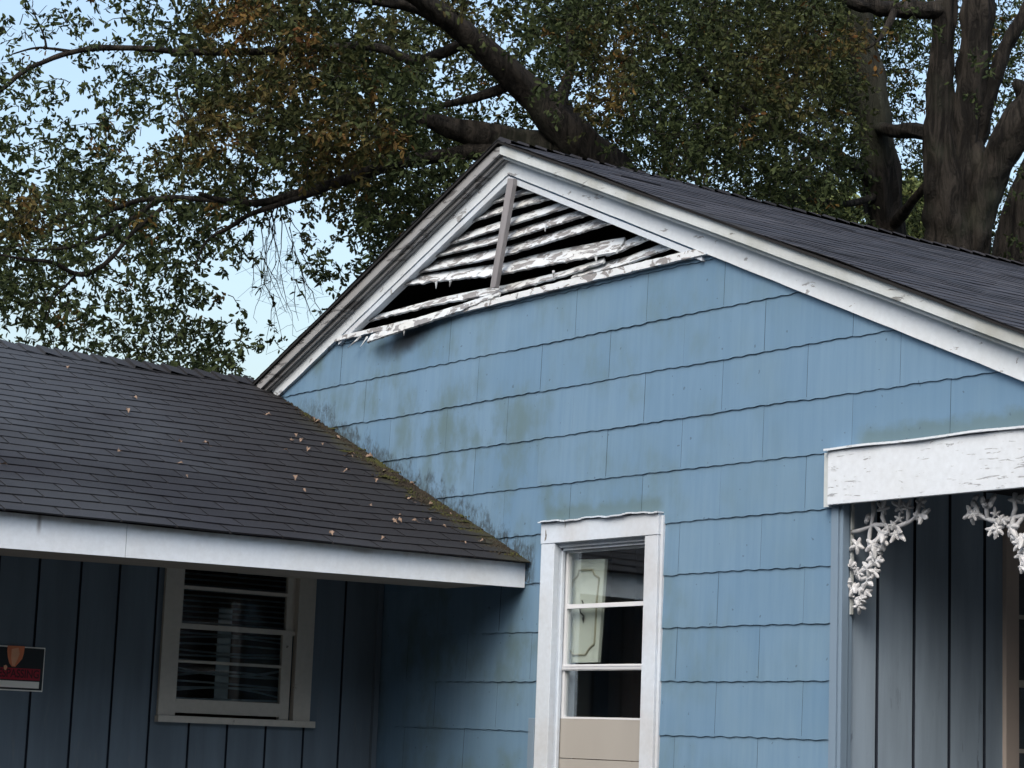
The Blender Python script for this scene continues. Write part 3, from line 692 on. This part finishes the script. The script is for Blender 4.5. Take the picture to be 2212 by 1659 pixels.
b = MB(); b.box(5.112, 5.15, .03, .07, .5, 2.788); b.build('porch_post', M['rake'], house)
b = MB(); b.box(3.9, 6.3, .0, 3.0, .35, .49); b.build('porch_floor', M['greywood'], house)

# ---- no trespassing sign on the wing wall
sg_ = empty('warning_sign', (.012, -2.37, 1.78)); tag(sg_, 'small black and red no trespassing sign on the grey blue board wall', 'sign')
def sp(mb, name, mat, **k):
    o = mb.build(name, mat, sg_, **k); o.matrix_parent_inverse = Matrix.Translation(-sg_.location); return o
Y0, Y1, Z0, Z1 = -2.545, -2.196, 1.779, 2.019
b = MB(); b.box(.004, .008, Y0, Y1, Z0, Z1); sp(b, 'sign_border', M['s_white'], bevel=.0012)
b = MB(); b.box(.0082, .0092, Y0+.006, Y1-.006, Z0+.007, Z1-.007); sp(b, 'sign_face', M['s_black'])
b = MB(); b.box(.0094, .0100, Y0+.012, Y1-.022, Z0+.060, Z0+.122); sp(b, 'red_band', M['s_red'])
b = MB(); b.box(.0094, .0101, Y0+.012, Y1-.024, Z0+.017, Z0+.053); sp(b, 'blank_field', M['s_white'], bevel=.0002)
def text(s_, loc, size, mat, name, wfit, parent):
    c = bpy.data.curves.new(name, 'FONT'); c.body = s_; c.size = size; c.align_x = 'CENTER'; c.align_y = 'CENTER'; c.extrude = .0002; c.offset = size*.02
    o = bpy.data.objects.new(name+'_tmp', c); COL.objects.link(o); bpy.context.view_layer.update()
    me = bpy.data.meshes.new_from_object(o.evaluated_get(bpy.context.evaluated_depsgraph_get())); COL.objects.unlink(o); bpy.data.objects.remove(o)
    xs = [v.co.x for v in me.vertices]; k = wfit/(max(xs)-min(xs))
    for v in me.vertices:
        x, y, z = v.co; v.co = (loc[0]+z, loc[1]+x*k, loc[2]+y)
    r = link(name, me, mat, parent); r.matrix_parent_inverse = Matrix.Translation(-parent.location); return r
text('TRESPASSING', (.0104, (Y0+Y1)/2-.003, Z0+.091), .062, M['s_dark'], 'lettering', .300, sg_)
text('NO', (.0098, Y0+.048, Z0+.170), .06, M['s_white'], 'lettering', .06, sg_)
zsg = lambda x, y, xx: on((x/5.53)/1.3562, (1800+y/5.53)/1.3562, 0, xx)
def blob(pts, xx, mat, name):
    b = MB(); b.add([zsg(*p, xx) for p in pts], [tuple(range(len(pts)))]); return sp(b, name, mat)
blob([(125, 505), (405, 515), (385, 640), (360, 720), (300, 790), (245, 850), (190, 845), (150, 790), (128, 700), (118, 600)], .0107, M['s_skin'], 'pointing_hand')
blob([(190, 560), (300, 540), (320, 640), (270, 760), (235, 835), (195, 825), (180, 700)], .0112, M['s_skin2'], 'pointing_hand')
blob([(60, 830), (100, 815), (120, 850), (95, 905), (65, 890)], .0109, M['s_skin2'], 'pointing_hand')

# ------------------------------------------------------------------ moss and fallen leaves on the wing roof
zm = lambda x, y: on_roof((750+x/2.212)/1.3562, (1050+y/2.212)/1.3562)
RN = Vector((RS, 0, 1)).normalized()
b = MB()
def clump(p, s_, mi):
    n = 7; top = p+RN*s_*random.uniform(.5, 1.1); vs = [top]
    a0 = random.random()*6
    for i in range(n):
        a = a0+2*math.pi*i/n; d = Vector((math.cos(a)*cw, math.sin(a), -math.cos(a)*sw))*s_*random.uniform(.6, 1.2); vs.append(p+d); 
    for i in range(n): vs.append(p+(vs[1+i]-p)*.6+RN*s_*random.uniform(.25, .6))
    b.add(vs, [(0, 1+n+i, 1+n+(i+1) % n) for i in range(n)]+[(1+n+i, 1+i, 1+(i+1) % n, 1+n+(i+1) % n) for i in range(n)], mi)
for i in range(5200):
    t = random.random()**.8; x = -1.25+t*2.68; dens = min(1, max(.12, (x+1.2)*1.1))*(1 if x < 1.1 else .55)
    if random.random() > dens: continue
    d = abs(random.gauss(0, 1))*(.035+.05*max(0, min(1, (x+1)/1.2)))*(.8+.6*mnoise.noise(Vector((x*6, 1, 1))))
    y = -.02-abs(d); z = RZ0+RS*(RX0-x)+.006
    green = mnoise.noise(Vector((x*5, y*9, 2)))+random.uniform(-.35, .35) > .22
    clump(Vector((x, y, z)), random.uniform(.003, .011), 0 if green else 1)
for (x, y, r) in ((590, 608, .05), (885, 740, .055), (560, 470, .07), (1290, 1025, .06), (840, 770, .04), (1330, 1060, .05), (640, 590, .05), (960, 800, .05)):
    c = zm(x, y)
    for i in range(60): clump(c+Vector((random.gauss(0, r*.5), min(-.01, c.y+random.gauss(0, r*.7))-c.y, 0))+Vector((0, 0, .0)), random.uniform(.004, .012), 0)
mo = b.build('moss', [M['moss'], M['debris']]); tag(mo, 'green and brown moss with leaf litter along the foot of the blue wall', 'moss', kind='stuff')
# re-seat moss points on the roof plane
spots = [(360, 408), (455, 430), (260, 515), (295, 548), (225, 545), (75, 380), (330, 608), (525, 525), (597, 652), (645, 655), (620, 632), (730, 650), (585, 752), (825, 740), (255, 795), (305, 868), (740, 968), (995, 938), (1125, 960), (890, 1070), (925, 1074), (930, 1030), (1025, 1070), (1110, 1070), (1215, 1105), (480, 1150), (820, 1185), (1340, 1210), (1465, 1200), (190, 615), (430, 570), (1005, 830), (770, 808), (1250, 1020)]
P = [zm(*s) for s in spots]+[on_roof((x/2.212)/1.3562, (950+y/2.212)/1.3562) for x, y in ((25, 925), (760, 840), (820, 580), (1165, 915), (1330, 798), (870, 492), (1160, 775), (1205, 1000), (440, 300))]
def leaf_mesh(k):
    rd = random.Random(k); b = MB(); L = .034; W = .014; n = 6
    cu = rd.uniform(.2, .55); tw_ = rd.uniform(-.5, .5); vs = []
    for i in range(n+1):
        t = i/n; wv = W*math.sin(math.pi*min(1, t*.92+.06))*(1+.35*math.sin(t*19+k)); z = L*cu*math.sin(math.pi*t*.9)*1.1+.002+t*.006; x = (t-.5)*L*2*.8
        for s_ in (-1, 0, 1): vs.append((x, s_*wv, z+abs(s_)*wv*(.7 if rd.random() < .8 else -.1)+s_*tw_*t*.008))
    fs = [(3*i+j, 3*i+j+1, 3*i+j+4, 3*i+j+3) for i in range(n) for j in (0, 1)]
    vs2 = vs+[(x, y, z-.0012) for x, y, z in vs]; m_ = len(vs)
    b.add(vs2, fs+[tuple(m_+q for q in f[::-1]) for f in fs]); b.tube([(-.8*L, 0, .003), (-1.3*L, .003, .006)], .0009, 4)
    me = bpy.data.meshes.new('fallen_leaf'); me.from_pydata(b.v, [], b.f); me.materials.append(M['dry']); return me
LM = [leaf_mesh(k) for k in range(6)]
LL = {34: 'tan leaf on the lower roof nearest the left edge of the frame', 28: 'tan leaf on the lower roof farthest right, close above the eave corner', 27: 'tan leaf second from the right, close above the eave corner', 26: 'tan leaf just above the middle of the right half of the eave',
      25: 'tan leaf lying alone low on the roof, left of the one nearest the eave', 5: 'tan leaf high on the lower roof below the foot of the left rake', 42: 'tan leaf highest on the left part of the lower roof'}
for i, p in enumerate(P):
    if p.y > -.03: p.y = -.05
    o = bpy.data.objects.new('fallen_leaf', LM[i % 6]); COL.objects.link(o)
    yy_ = p.y; o.location = Vector((p.x, p.y, RZ0+RS*(RX0-p.x)))+RN*.010
    q = RN.to_track_quat('Z', 'X') @ Matrix.Rotation(random.uniform(0, 6.28), 3, 'Z').to_quaternion() @ Matrix.Rotation(random.uniform(-.5, .5), 3, 'X').to_quaternion()
    o.rotation_mode = 'QUATERNION'; o.rotation_quaternion = q; s_ = random.uniform(.45, .9); o.scale = (s_, s_, s_)
    tag(o, LL.get(i, 'small curled tan leaf lying loose on the dark lower roof'), 'leaf', 'fallen leaves scattered on the lower roof')

# ------------------------------------------------------------------ trees
def smooth_path(pts, k=9):
    out = []; P_ = [pts[0]]+list(pts)+[pts[-1]]
    for i in range(1, len(P_)-2):
        for j in range(k):
            t = j/k; out.append([.5*((2*P_[i][q])+(-P_[i-1][q]+P_[i+1][q])*t+(2*P_[i-1][q]-5*P_[i][q]+4*P_[i+1][q]-P_[i+2][q])*t*t+(-P_[i-1][q]+3*P_[i][q]-3*P_[i+1][q]+P_[i+2][q])*t**3) for q in range(len(pts[0]))])
    out.append(list(pts[-1])); return out
def limb(mb, pts, n=12, bark=.18, wob=.0):
    """pts: (px, py, width px, depth)"""
    sp_ = smooth_path(pts); P3 = []; rd = []
    for i, (x, y, w_, d) in enumerate(sp_):
        q = far(x, y, d); 
        if wob: q += Vector((mnoise.noise(Vector((i*.5, x, 0))), mnoise.noise(Vector((i*.5, 5, y))), mnoise.noise(Vector((i*.5, 9, x)))))*wob
        P3.append(q); rd.append(max(.004, w_*d/FPX/2))
    mb.tube(P3, rd, n, bark=bark); return P3
def trunk_to_ground(pts, base_w):
    """continue the last sight point straight down to the lawn with a root flare"""
    x, y, w_, d = pts[-1]; p = far(x, y, d); r = w_*d/FPX/2
    P3 = [p+Vector((0, 0, .3)), p, p*1.0-Vector((0, 0, p.z*.5)), Vector((p.x, p.y, .6)), Vector((p.x, p.y, -.1))]; return P3, [r*.98, r, r*1.08, r*1.25, r*1.7]

LAI = {0: 0, 1: .12, 2: .3, 3: .55, 4: .85, 5: 1.2, 6: 1.65, 7: 2.2, 8: 3.0, 9: 4.0}
GRID = [
    "1357788766689889999855",
    "3156789985578889999846",
    "5346789984567789999424",
    "5257789998566689998423",
    "6678789998765777888423",
    "7777754688777766777424",
    "8778600789876666565314",
    "8656300699876655544334",
    "7546600489876655544333",
    "4566701279876655544333",
    "3344610159876655544333",
    "3344410059876655544333"]
WARM = [(505, 60, 60, .85), (650, 95, 50, .9), (480, 285, 75, .55), (720, 315, 70, .75), (45, 460, 38, .9), (1310, 190, 38, .8), (1262, 232, 22, .9), (1850, 85, 26, .8), (560, 200, 90, .35), (800, 60, 60, .3), (1700, 150, 130, .25), (690, 440, 60, .3), (1330, 90, 60, .4), (350, 330, 60, .3), (820, 270, 25, .9), (640, 170, 60, .45), (1010, 40, 80, .3)]
crowns = {1: [], 2: [], 3: [], 4: []}
twigs = {1: MB(), 2: MB(), 3: MB(), 4: MB()}
limb_guard = []      # sight tracks of the big limbs that foliage mostly stays behind
def owner(px): return 1 if px < 1230 else (2 if px < 1960 else 3)
def add_cluster(px, py, d, r, n, ow, warm, size=1.):
    c = far(px, py, d); c = np.array(c)
    dirs = rng.normal(size=(n, 3)); dirs /= np.linalg.norm(dirs, axis=1)[:, None]
    rad = r*rng.random(n)[:, None]**.5*np.array([1.15, 1.15, .75])
    pos = c+dirs*rad
    # leaves hang along a few sprays
    nsp = max(1, n//7); sprd = rng.normal(size=(nsp, 3)); sprd[:, 2] = sprd[:, 2]*.4-.35; sprd /= np.linalg.norm(sprd, axis=1)[:, None]
    start = c+rng.normal(size=(nsp, 3))*r*.45; ln = r*rng.uniform(.5, 1.3, nsp); k = rng.integers(0, nsp, n)
    pos = start[k]+sprd[k]*(ln[k]*rng.random(n))[:, None]+rng.normal(size=(n, 3))*.018
    ax = sprd[k]*.6+rng.normal(size=(n, 3))*.75; ax[:, 2] -= .35; ax /= np.linalg.norm(ax, axis=1)[:, None]
    crowns[ow].append((pos, ax, np.full(n, warm), np.full(n, size)))
    for s_ in range(nsp):
        if rng.random() < .55:
            a = start[s_]; e = a+sprd[s_]*ln[s_]; twigs[ow].tube([tuple(c*.4+a*.6), tuple(a), tuple((a+e)/2+rng.normal(size=3)*.01), tuple(e)], [.006, .005, .004, .002], 3, cap=False)
def warm_at(x, y):
    w_ = 0
    for cx_, cy_, r, s_ in WARM:
        w_ = max(w_, s_*math.exp(-((x-cx_)**2+(y-cy_)**2)/(r*r)))
    return w_
leaf_area = .075*.030*.62*.62
def gridv(x, y):
    c = min(21.0, max(0.0, x/100-.5)); r = min(11.0, max(0.0, y/75-.5)); c0_, r0_ = int(c), int(r); fc, fr_ = c-c0_, r-r0_
    v = lambda i, j: LAI[int(GRID[min(j, 11)][min(i, 21)])]
    return (v(c0_, r0_)*(1-fc)+v(c0_+1, r0_)*fc)*(1-fr_)+(v(c0_, r0_+1)*(1-fc)+v(c0_+1, r0_+1)*fc)*fr_
st = 37
GUARD = [(880, -15, 965, 40, 42), (965, 40, 1160, 215, 48), (1160, 215, 1330, 400, 58), (930, 262, 1230, 345, 45), (562, 438, 860, 352, 34), (440, 530, 587, 447, 20), (49, 156, 147, 115, 22), (147, 115, 420, 112, 22), (54, 560, 210, 582, 20), (210, 582, 350, 440, 16)]
for gy in range(-6, 25):
    for gx in range(-8, 68):
        x0_, y0_ = gx*st, gy*st
        v = gridv(x0_+st/2, y0_+st/2)
        cl = mnoise.noise(Vector((x0_/75., y0_/60., 3.3)))+.6*mnoise.noise(Vector((x0_/33., y0_/30., 8.)))
        v *= (1.45 if x0_ > 400 else 1.0)*max(.06, 1+(2.1 if x0_ < 700 else 1.5)*cl*(1 if v < 2.8 else .5))
        if gx < 0 or gx*st > 2230 or gy < 0: v *= .7
        dm = 23.5; need = v*(st*dm/FPX)**2/leaf_area; szk = 1.0 if x0_ < 1150 else .82; need /= szk**2
        per = 26
        m_ = int(need/per+rng.random())
        for _ in range(m_):
            px, py = x0_+rng.random()*st*1.0, y0_+rng.random()*st; d = rng.uniform(22.6, 28.5) if rng.random() < .82 else rng.uniform(20.3, 22.0)
            trk = [(1848+.0, 0), (1858, 100), (1875, 170), (1890, 270), (1903, 380), (1912, 520)]
            if px > 1960: d = rng.uniform(25.5, 30) if rng.random() < .97 else rng.uniform(21, 22.5)
            elif px > 1800:
                xc = 1848+.125*py; d = rng.uniform(26.6, 30)
                if px < xc-25 and rng.random() < .6: d = rng.uniform(22.5, 25)
            ww_ = warm_at(px, py); wv = min(1, max(0, ww_*rng.uniform(.2, 1.15)+(rng.random() < .03)*.6))
            if ww_ > .4: d = rng.uniform(20.3, 22.5)
            for (ax_, ay_, bx_, by_, gw_) in GUARD:
                tt = max(0, min(1, ((px-ax_)*(bx_-ax_)+(py-ay_)*(by_-ay_))/((bx_-ax_)**2+(by_-ay_)**2)))
                if math.hypot(px-ax_-tt*(bx_-ax_), py-ay_-tt*(by_-ay_)) < gw_ and d < 23.4 and rng.random() < .80: d = rng.uniform(23.4, 27)
            add_cluster(px, py, d, rng.uniform(.13, .26), per, owner(px), wv, szk)
def crown_mesh(name, parts, mat, parent):
    pos = np.concatenate([p[0] for p in parts]); ax = np.concatenate([p[1] for p in parts]); tint = np.concatenate([p[2] for p in parts]); sz = np.concatenate([p[3] for p in parts])
    n = len(pos); L = (rng.uniform(.055, .095, n)*sz)[:, None]; W = L*rng.uniform(.17, .25, n)[:, None]
    sd_ = rng.normal(size=(n, 3)); side = np.cross(ax, sd_); side /= np.linalg.norm(side, axis=1)[:, None]; nr = np.cross(ax, side)
    bow = L*rng.uniform(-.15, .2, n)[:, None]
    v = np.empty((n, 6, 3)); v[:, 0] = pos; v[:, 1] = pos+ax*L*.35+side*W+nr*W*.5; v[:, 2] = pos+ax*L*.78+side*W*.75+nr*(W*.4+bow)
    v[:, 3] = pos+ax*L+nr*bow*1.4; v[:, 4] = pos+ax*L*.78-side*W*.75+nr*(W*.4+bow); v[:, 5] = pos+ax*L*.35-side*W+nr*W*.5
    me = bpy.data.meshes.new(name); me.vertices.add(n*6); me.vertices.foreach_set('co', v.reshape(-1))
    base = np.arange(n)[:, None]*6; q = np.concatenate([base+np.array([[0, 1, 2, 3]]), base+np.array([[0, 3, 4, 5]])], axis=1).reshape(-1)
    me.loops.add(n*8); me.loops.foreach_set('vertex_index', q.astype(np.int32)); me.polygons.add(n*2)
    me.polygons.foreach_set('loop_start', np.arange(n*2, dtype=np.int32)*4); me.polygons.foreach_set('loop_total', np.full(n*2, 4, dtype=np.int32))
    me.update(calc_edges=True)
    at = me.attributes.new('tint', 'FLOAT', 'POINT'); at.data.foreach_set('value', np.repeat(np.clip(tint+rng.normal(size=n)*.10*(tint > .15), 0, 1), 6).astype(np.float32))
    return link(name, me, mat, parent)
def tree(name, base, label, ow, mats='leaf'):
    o = empty(name, base); tag(o, label, 'tree', 'trees behind the house'); return o
def tpart(root, mb, name, mat='bark', smooth=True):
    o = mb.build(name, M[mat], root, smooth=smooth); o.matrix_parent_inverse = Matrix.Translation(-root.location); return o

# oak behind the gable
D1 = 22.2
b0_ = far(1420, 600, D1+.6); t1 = tree('oak_tree', (b0_.x, b0_.y, 0), 'spreading oak behind the gable peak with a thick limb leaning left', 1)
m_ = MB(); m_.tube([far(1335, 395, D1+.3), far(1370, 470, D1+.4), b0_, Vector((b0_.x, b0_.y, 2)), Vector((b0_.x, b0_.y, -.1))], [.30, .36, .42, .46, .62], 16, bark=.15); tpart(t1, m_, 'trunk')
L_ = [
 [(1375, 470, 130, D1+.4), (1330, 400, 106, D1+.3), (1250, 305, 88, D1), (1160, 215, 70, D1), (1045, 108, 55, D1-.2), (965, 40, 47, D1-.4), (885, -15, 40, D1-.6), (760, -70, 36, D1-1), (600, -120, 26, D1-1.3)],
 [(965, 45, 40, D1-.4), (900, 15, 30, D1-.3), (830, 3, 24, D1-.2), (740, -8, 16, D1), (600, -30, 10, D1)],
 [(1350, 420, 100, D1+.3), (1230, 345, 84, D1+.2), (1100, 305, 68, D1+.1), (1000, 285, 52, D1), (930, 262, 34, D1), (860, 250, 20, D1)],
 [(1180, 330, 50, D1+.1), (1060, 325, 40, D1), (960, 335, 30, D1), (860, 352, 27, D1-.1), (735, 392, 24, D1-.2), (636, 420, 20, D1-.3), (562, 438, 16, D1-.4), (489, 435, 12, D1-.5), (430, 418, 9, D1-.6)],
 [(735, 392, 15, D1-.2), (680, 416, 14, D1-.3), (587, 447, 12, D1-.4), (538, 464, 11, D1-.5), (499, 489, 10, D1-.6), (464, 508, 8, D1-.6), (440, 530, 6, D1-.7), (420, 580, 4, D1-.8)],
 [(562, 438, 12, D1-.4), (430, 430, 13, D1-.2), (360, 430, 13, D1), (303, 432, 12, D1), (240, 455, 10, D1-.1), (195, 478, 8, D1-.2), (120, 500, 6, D1-.3)],
 [(430, 430, 12, D1-.2), (352, 430, 12, D1-.1), (290, 470, 11, D1-.2), (240, 500, 10, D1-.3), (205, 518, 8, D1-.4), (146, 535, 7, D1-.5), (80, 540, 5, D1-.5)],
 [(350, 450, 10, D1-.1), (290, 500, 9, D1-.2), (245, 552, 10, D1-.4), (210, 582, 12, D1-.5), (166, 592, 11, D1-.5), (112, 567, 9, D1-.6), (54, 560, 7, D1-.7), (0, 550, 5, D1-.7)],
 [(166, 592, 6, D1-.5), (140, 620, 5, D1-.5), (115, 648, 4, D1-.5), (100, 690, 3, D1-.5)],
 [(1010, 90, 26, D1-.1), (900, 130, 22, D1), (800, 100, 19, D1+.1), (600, 110, 17, D1+.1), (406, 112, 15, D1), (313, 105, 13, D1-.1), (210, 104, 13, D1-.2), (147, 115, 12, D1-.2), (98, 132, 11, D1-.3), (49, 156, 11, D1-.4), (0, 196, 10, D1-.5), (-70, 240, 8, D1-.5)],
 [(160, 112, 8, D1-.2), (110, 105, 6, D1-.2), (73, 104, 5, D1-.2), (24, 118, 3, D1-.2)], [(100, 104, 6, D1-.2), (97, 85, 4.5, D1-.2), (88, 60, 4, D1-.2), (70, 22, 3, D1-.2)],
 [(1110, 180, 26, D1), (1031, 210, 20, D1), (934, 233, 12, D1), (860, 262, 8, D1)],
 [(380, 190, 7, D1), (385, 215, 6, D1), (398, 245, 5, D1), (430, 300, 5, D1)],
 [(1250, 300, 34, D1), (1215, 225, 26, D1+.6), (1235, 130, 20, D1+1), (1225, 30, 15, D1+1.3), (1240, -60, 12, D1+1.3)],
]
for pts in L_:
    m_ = MB(); limb(m_, pts, 16 if pts[0][2] > 30 else 8, .26); tpart(t1, m_, 'limb')
tw1 = twigs[1]
for k in range(44):       # bare hanging twigs against the sky
    if k < 30: x, y = random.uniform(545, 665), random.uniform(440, 640)
    else: x, y = random.uniform(10, 140), random.uniform(-5, 80)
    if k < 6: x, y = 572+k*7, 448
    pp = []; dx = random.uniform(-6, 9)*(.6 if k < 6 else 1.6)
    n = random.randint(4, 7) if k >= 6 else 9
    for i in range(n):
        pp.append(far(x, y, 21.9)); x += dx+random.uniform(-5, 5); y += random.uniform(12, 28) if k < 30 else random.uniform(-14, 16); dx *= .9
    tw1.tube(pp, [.0065*(1-i/n)+.0022 if k < 6 else .0040*(1-i/n)+.0015 for i in range(n)], 4, cap=False)
    if k < 30:
        for _ in range(3): 
            j = rng.integers(1, n); e = pp[j]; 
            tw1.tube([e, e+Vector((random.uniform(-.12, .12), random.uniform(-.12, .12), random.uniform(-.1, .02))), e+Vector((random.uniform(-.25, .25), random.uniform(-.2, .2), random.uniform(-.25, .0)))], [.0025, .002, .0015], 3, cap=False)
for (x, y) in ((600, 720), (612, 735), (560, 745), (590, 600), (640, 560), (650, 610), (600, 745), (575, 660)): add_cluster(x, y, 21.9, .10, 7, 1, 0, .9)
crown_mesh('crown', crowns[1], M['leaf'], t1).matrix_parent_inverse = Matrix.Translation(-t1.location)
tpart(t1, twigs[1], 'twigs', smooth=False)

# straight trunk left of the forked one
D2 = 25.6
p2_ = [(1845, -80, 56, D2), (1848, 0, 60, D2), (1858, 100, 64, D2), (1875, 170, 70, D2), (1890, 270, 72, D2), (1903, 380, 76, D2), (1912, 520, 84, D2), (1915, 640, 90, D2)]
pb = far(*p2_[-1][:2], D2); t2 = tree('oak_tree', (pb.x, pb.y, 0), 'upright oak with a straight trunk and dense olive leaves left of the forked trunk', 2)
m_ = MB(); limb(m_, p2_, 22, .24); P3, rd_ = trunk_to_ground(p2_, 0); m_.tube(P3, rd_, 16, bark=.1); tpart(t2, m_, 'trunk')
for pts in [
 [(1880, 250, 40, D2), (1790, 160, 30, D2), (1690, 60, 24, D2-.5), (1620, -40, 18, D2-1)], [(1900, 400, 34, D2), (1800, 330, 24, D2-.6), (1640, 260, 18, D2-1.2), (1500, 150, 13, D2-1.8), (1420, 60, 10, D2-2)],
 [(1858, 130, 30, D2), (1800, 60, 22, D2), (1760, -20, 16, D2)], [(1905, 420, 20, D2), (1830, 440, 14, D2-.6), (1740, 430, 9, D2-1.2), (1640, 420, 6, D2-1.6)],
 [(1925, 490, 30, D2-.1), (1951, 462, 24, D2-.4), (1975, 430, 20, D2-.8), (2015, 385, 18, D2-1.1)]]:
    m_ = MB(); limb(m_, pts, 9, .14); tpart(t2, m_, 'limb')
crown_mesh('crown', crowns[2], M['leaf'], t2).matrix_parent_inverse = Matrix.Translation(-t2.location)
tpart(t2, twigs[2], 'twigs', smooth=False)

# forked tree at the right
D3 = 24.0
pb = far(2065, 640, D3); t3 = tree('oak_tree', (pb.x, pb.y, 0), 'massive forked oak with three stems rising behind the right end of the roof', 3)
p3_ = [(2046, -80, 44, D3), (2043, 0, 46, D3), (2034, 120, 50, D3), (2030, 240, 60, D3), (2034, 330, 76, D3), (2048, 430, 108, D3), (2058, 520, 124, D3), (2066, 640, 138, D3)]
m_ = MB(); limb(m_, p3_, 26, .30); P3, rd_ = trunk_to_ground(p3_, 0); m_.tube(P3, rd_, 20, bark=.12); tpart(t3, m_, 'trunk')
for pts in [
 [(2116, -80, 60, D3), (2112, 0, 64, D3), (2107, 100, 68, D3), (2094, 210, 66, D3), (2084, 300, 64, D3), (2080, 390, 84, D3), (2074, 480, 92, D3+.1)],
 [(2096, 640, 78, D3-.1), (2108, 540, 60, D3-.15), (2122, 455, 62, D3-.2), (2150, 368, 72, D3-.2), (2195, 280, 78, D3-.3), (2255, 190, 76, D3-.4), (2330, 60, 70, D3-.5)],
 [(2100, 330, 48, D3+.1), (2118, 260, 40, D3), (2142, 190, 34, D3), (2168, 110, 30, D3), (2212, 30, 26, D3), (2250, -60, 22, D3)],
 [(2092, 300, 40, D3), (2106, 345, 60, D3-.05), (2118, 400, 66, D3-.05), (2112, 470, 50, D3)],
 [(2040, 300, 36, D3), (1985, 284, 33, D3+.5), (1930, 282, 30, D3+1), (1880, 270, 22, D3+1.8)],
 [(2050, 20, 40, D3), (1990, 22, 38, D3-.1), (1930, 20, 34, D3-.2), (1880, 14, 30, D3-.2), (1840, 6, 26, D3-.2), (1760, -30, 20, D3-.4)],
 [(1932, 24, 20, D3-.3), (1915, 60, 14, D3-.4), (1895, 90, 9, D3-.5), (1860, 108, 6, D3-.5), (1820, 118, 4, D3-.5)],
 [(2190, 175, 20, D3-.3), (2215, 200, 40, D3-.3), (2250, 260, 60, D3-.3)]]:
    m_ = MB(); limb(m_, pts, 18 if pts[0][2] > 30 else 9, .32); tpart(t3, m_, 'limb')
crown_mesh('crown', crowns[3], M['leaf'], t3).matrix_parent_inverse = Matrix.Translation(-t3.location)
tpart(t3, twigs[3], 'twigs', smooth=False)

# dark trunk at the far right edge
D4 = 26.5
p4_ = [(2250, 330, 60, D4), (2228, 400, 78, D4), (2205, 480, 92, D4), (2192, 570, 104, D4), (2190, 660, 110, D4)]
pb = far(2190, 660, D4); t4 = tree('oak_tree', (pb.x, pb.y, 0), 'dark leaning trunk at the right edge behind the roof, mostly cut off by the frame', 4)
m_ = MB(); limb(m_, [(2420, -100, 30, D4), (2330, 140, 44, D4)]+p4_, 16, .14); P3, rd_ = trunk_to_ground(p4_, 0); m_.tube(P3, rd_, 16, bark=.1); tpart(t4, m_, 'trunk')
for _ in range(60):
    add_cluster(rng.uniform(2225, 2500), rng.uniform(-250, 260), rng.uniform(26, 29), .25, 26, 4, rng.random()*.3)
for _ in range(16): add_cluster(rng.uniform(2120, 2175), rng.uniform(480, 600), rng.uniform(27.5, 29), .2, 22, 4, .1)
crown_mesh('crown', crowns[4], M['leaf'], t4).matrix_parent_inverse = Matrix.Translation(-t4.location)
tpart(t4, twigs[4], 'twigs', smooth=False)

# two far, paler trees seen low between the trunks
def far_tree(px, py, wpx, hpx, d, label, cnt):
    base = far(px, py+hpx, d); root = tree('bushy_tree', (base.x, base.y, 0), label, 0); root['group'] = 'far trees'
    parts = []; rpx = wpx/2*d/FPX; rz = hpx/2*d/FPX; c = np.array(far(px, py, d))
    for _ in range(cnt):
        u = rng.normal(size=3); u /= np.linalg.norm(u); cc = c+u*np.array([rpx, rpx, rz])*rng.random()**.4; n = 30
        pos = cc+rng.normal(size=(n, 3))*.22; ax = rng.normal(size=(n, 3)); ax /= np.linalg.norm(ax, axis=1)[:, None]; parts.append((pos, ax, np.full(n, rng.random()*.15), np.full(n, 2.0)))
    crown_mesh('crown', parts, M['farleaf'], root).matrix_parent_inverse = Matrix.Translation(-root.location)
    m_ = MB(); m_.tube([Vector((base.x, base.y, -.1)), Vector((base.x, base.y, c[2]*.5)), Vector(tuple(c))], [.3, .22, .08], 10, bark=.1); tpart(root, m_, 'trunk')
far_tree(1965, 465, 130, 130, 46, 'pale green bushy tree low between the straight trunk and the forked oak', 190)
far_tree(1780, 470, 160, 110, 50, 'pale green bushy tree low behind the roof, left of the straight trunk', 170)
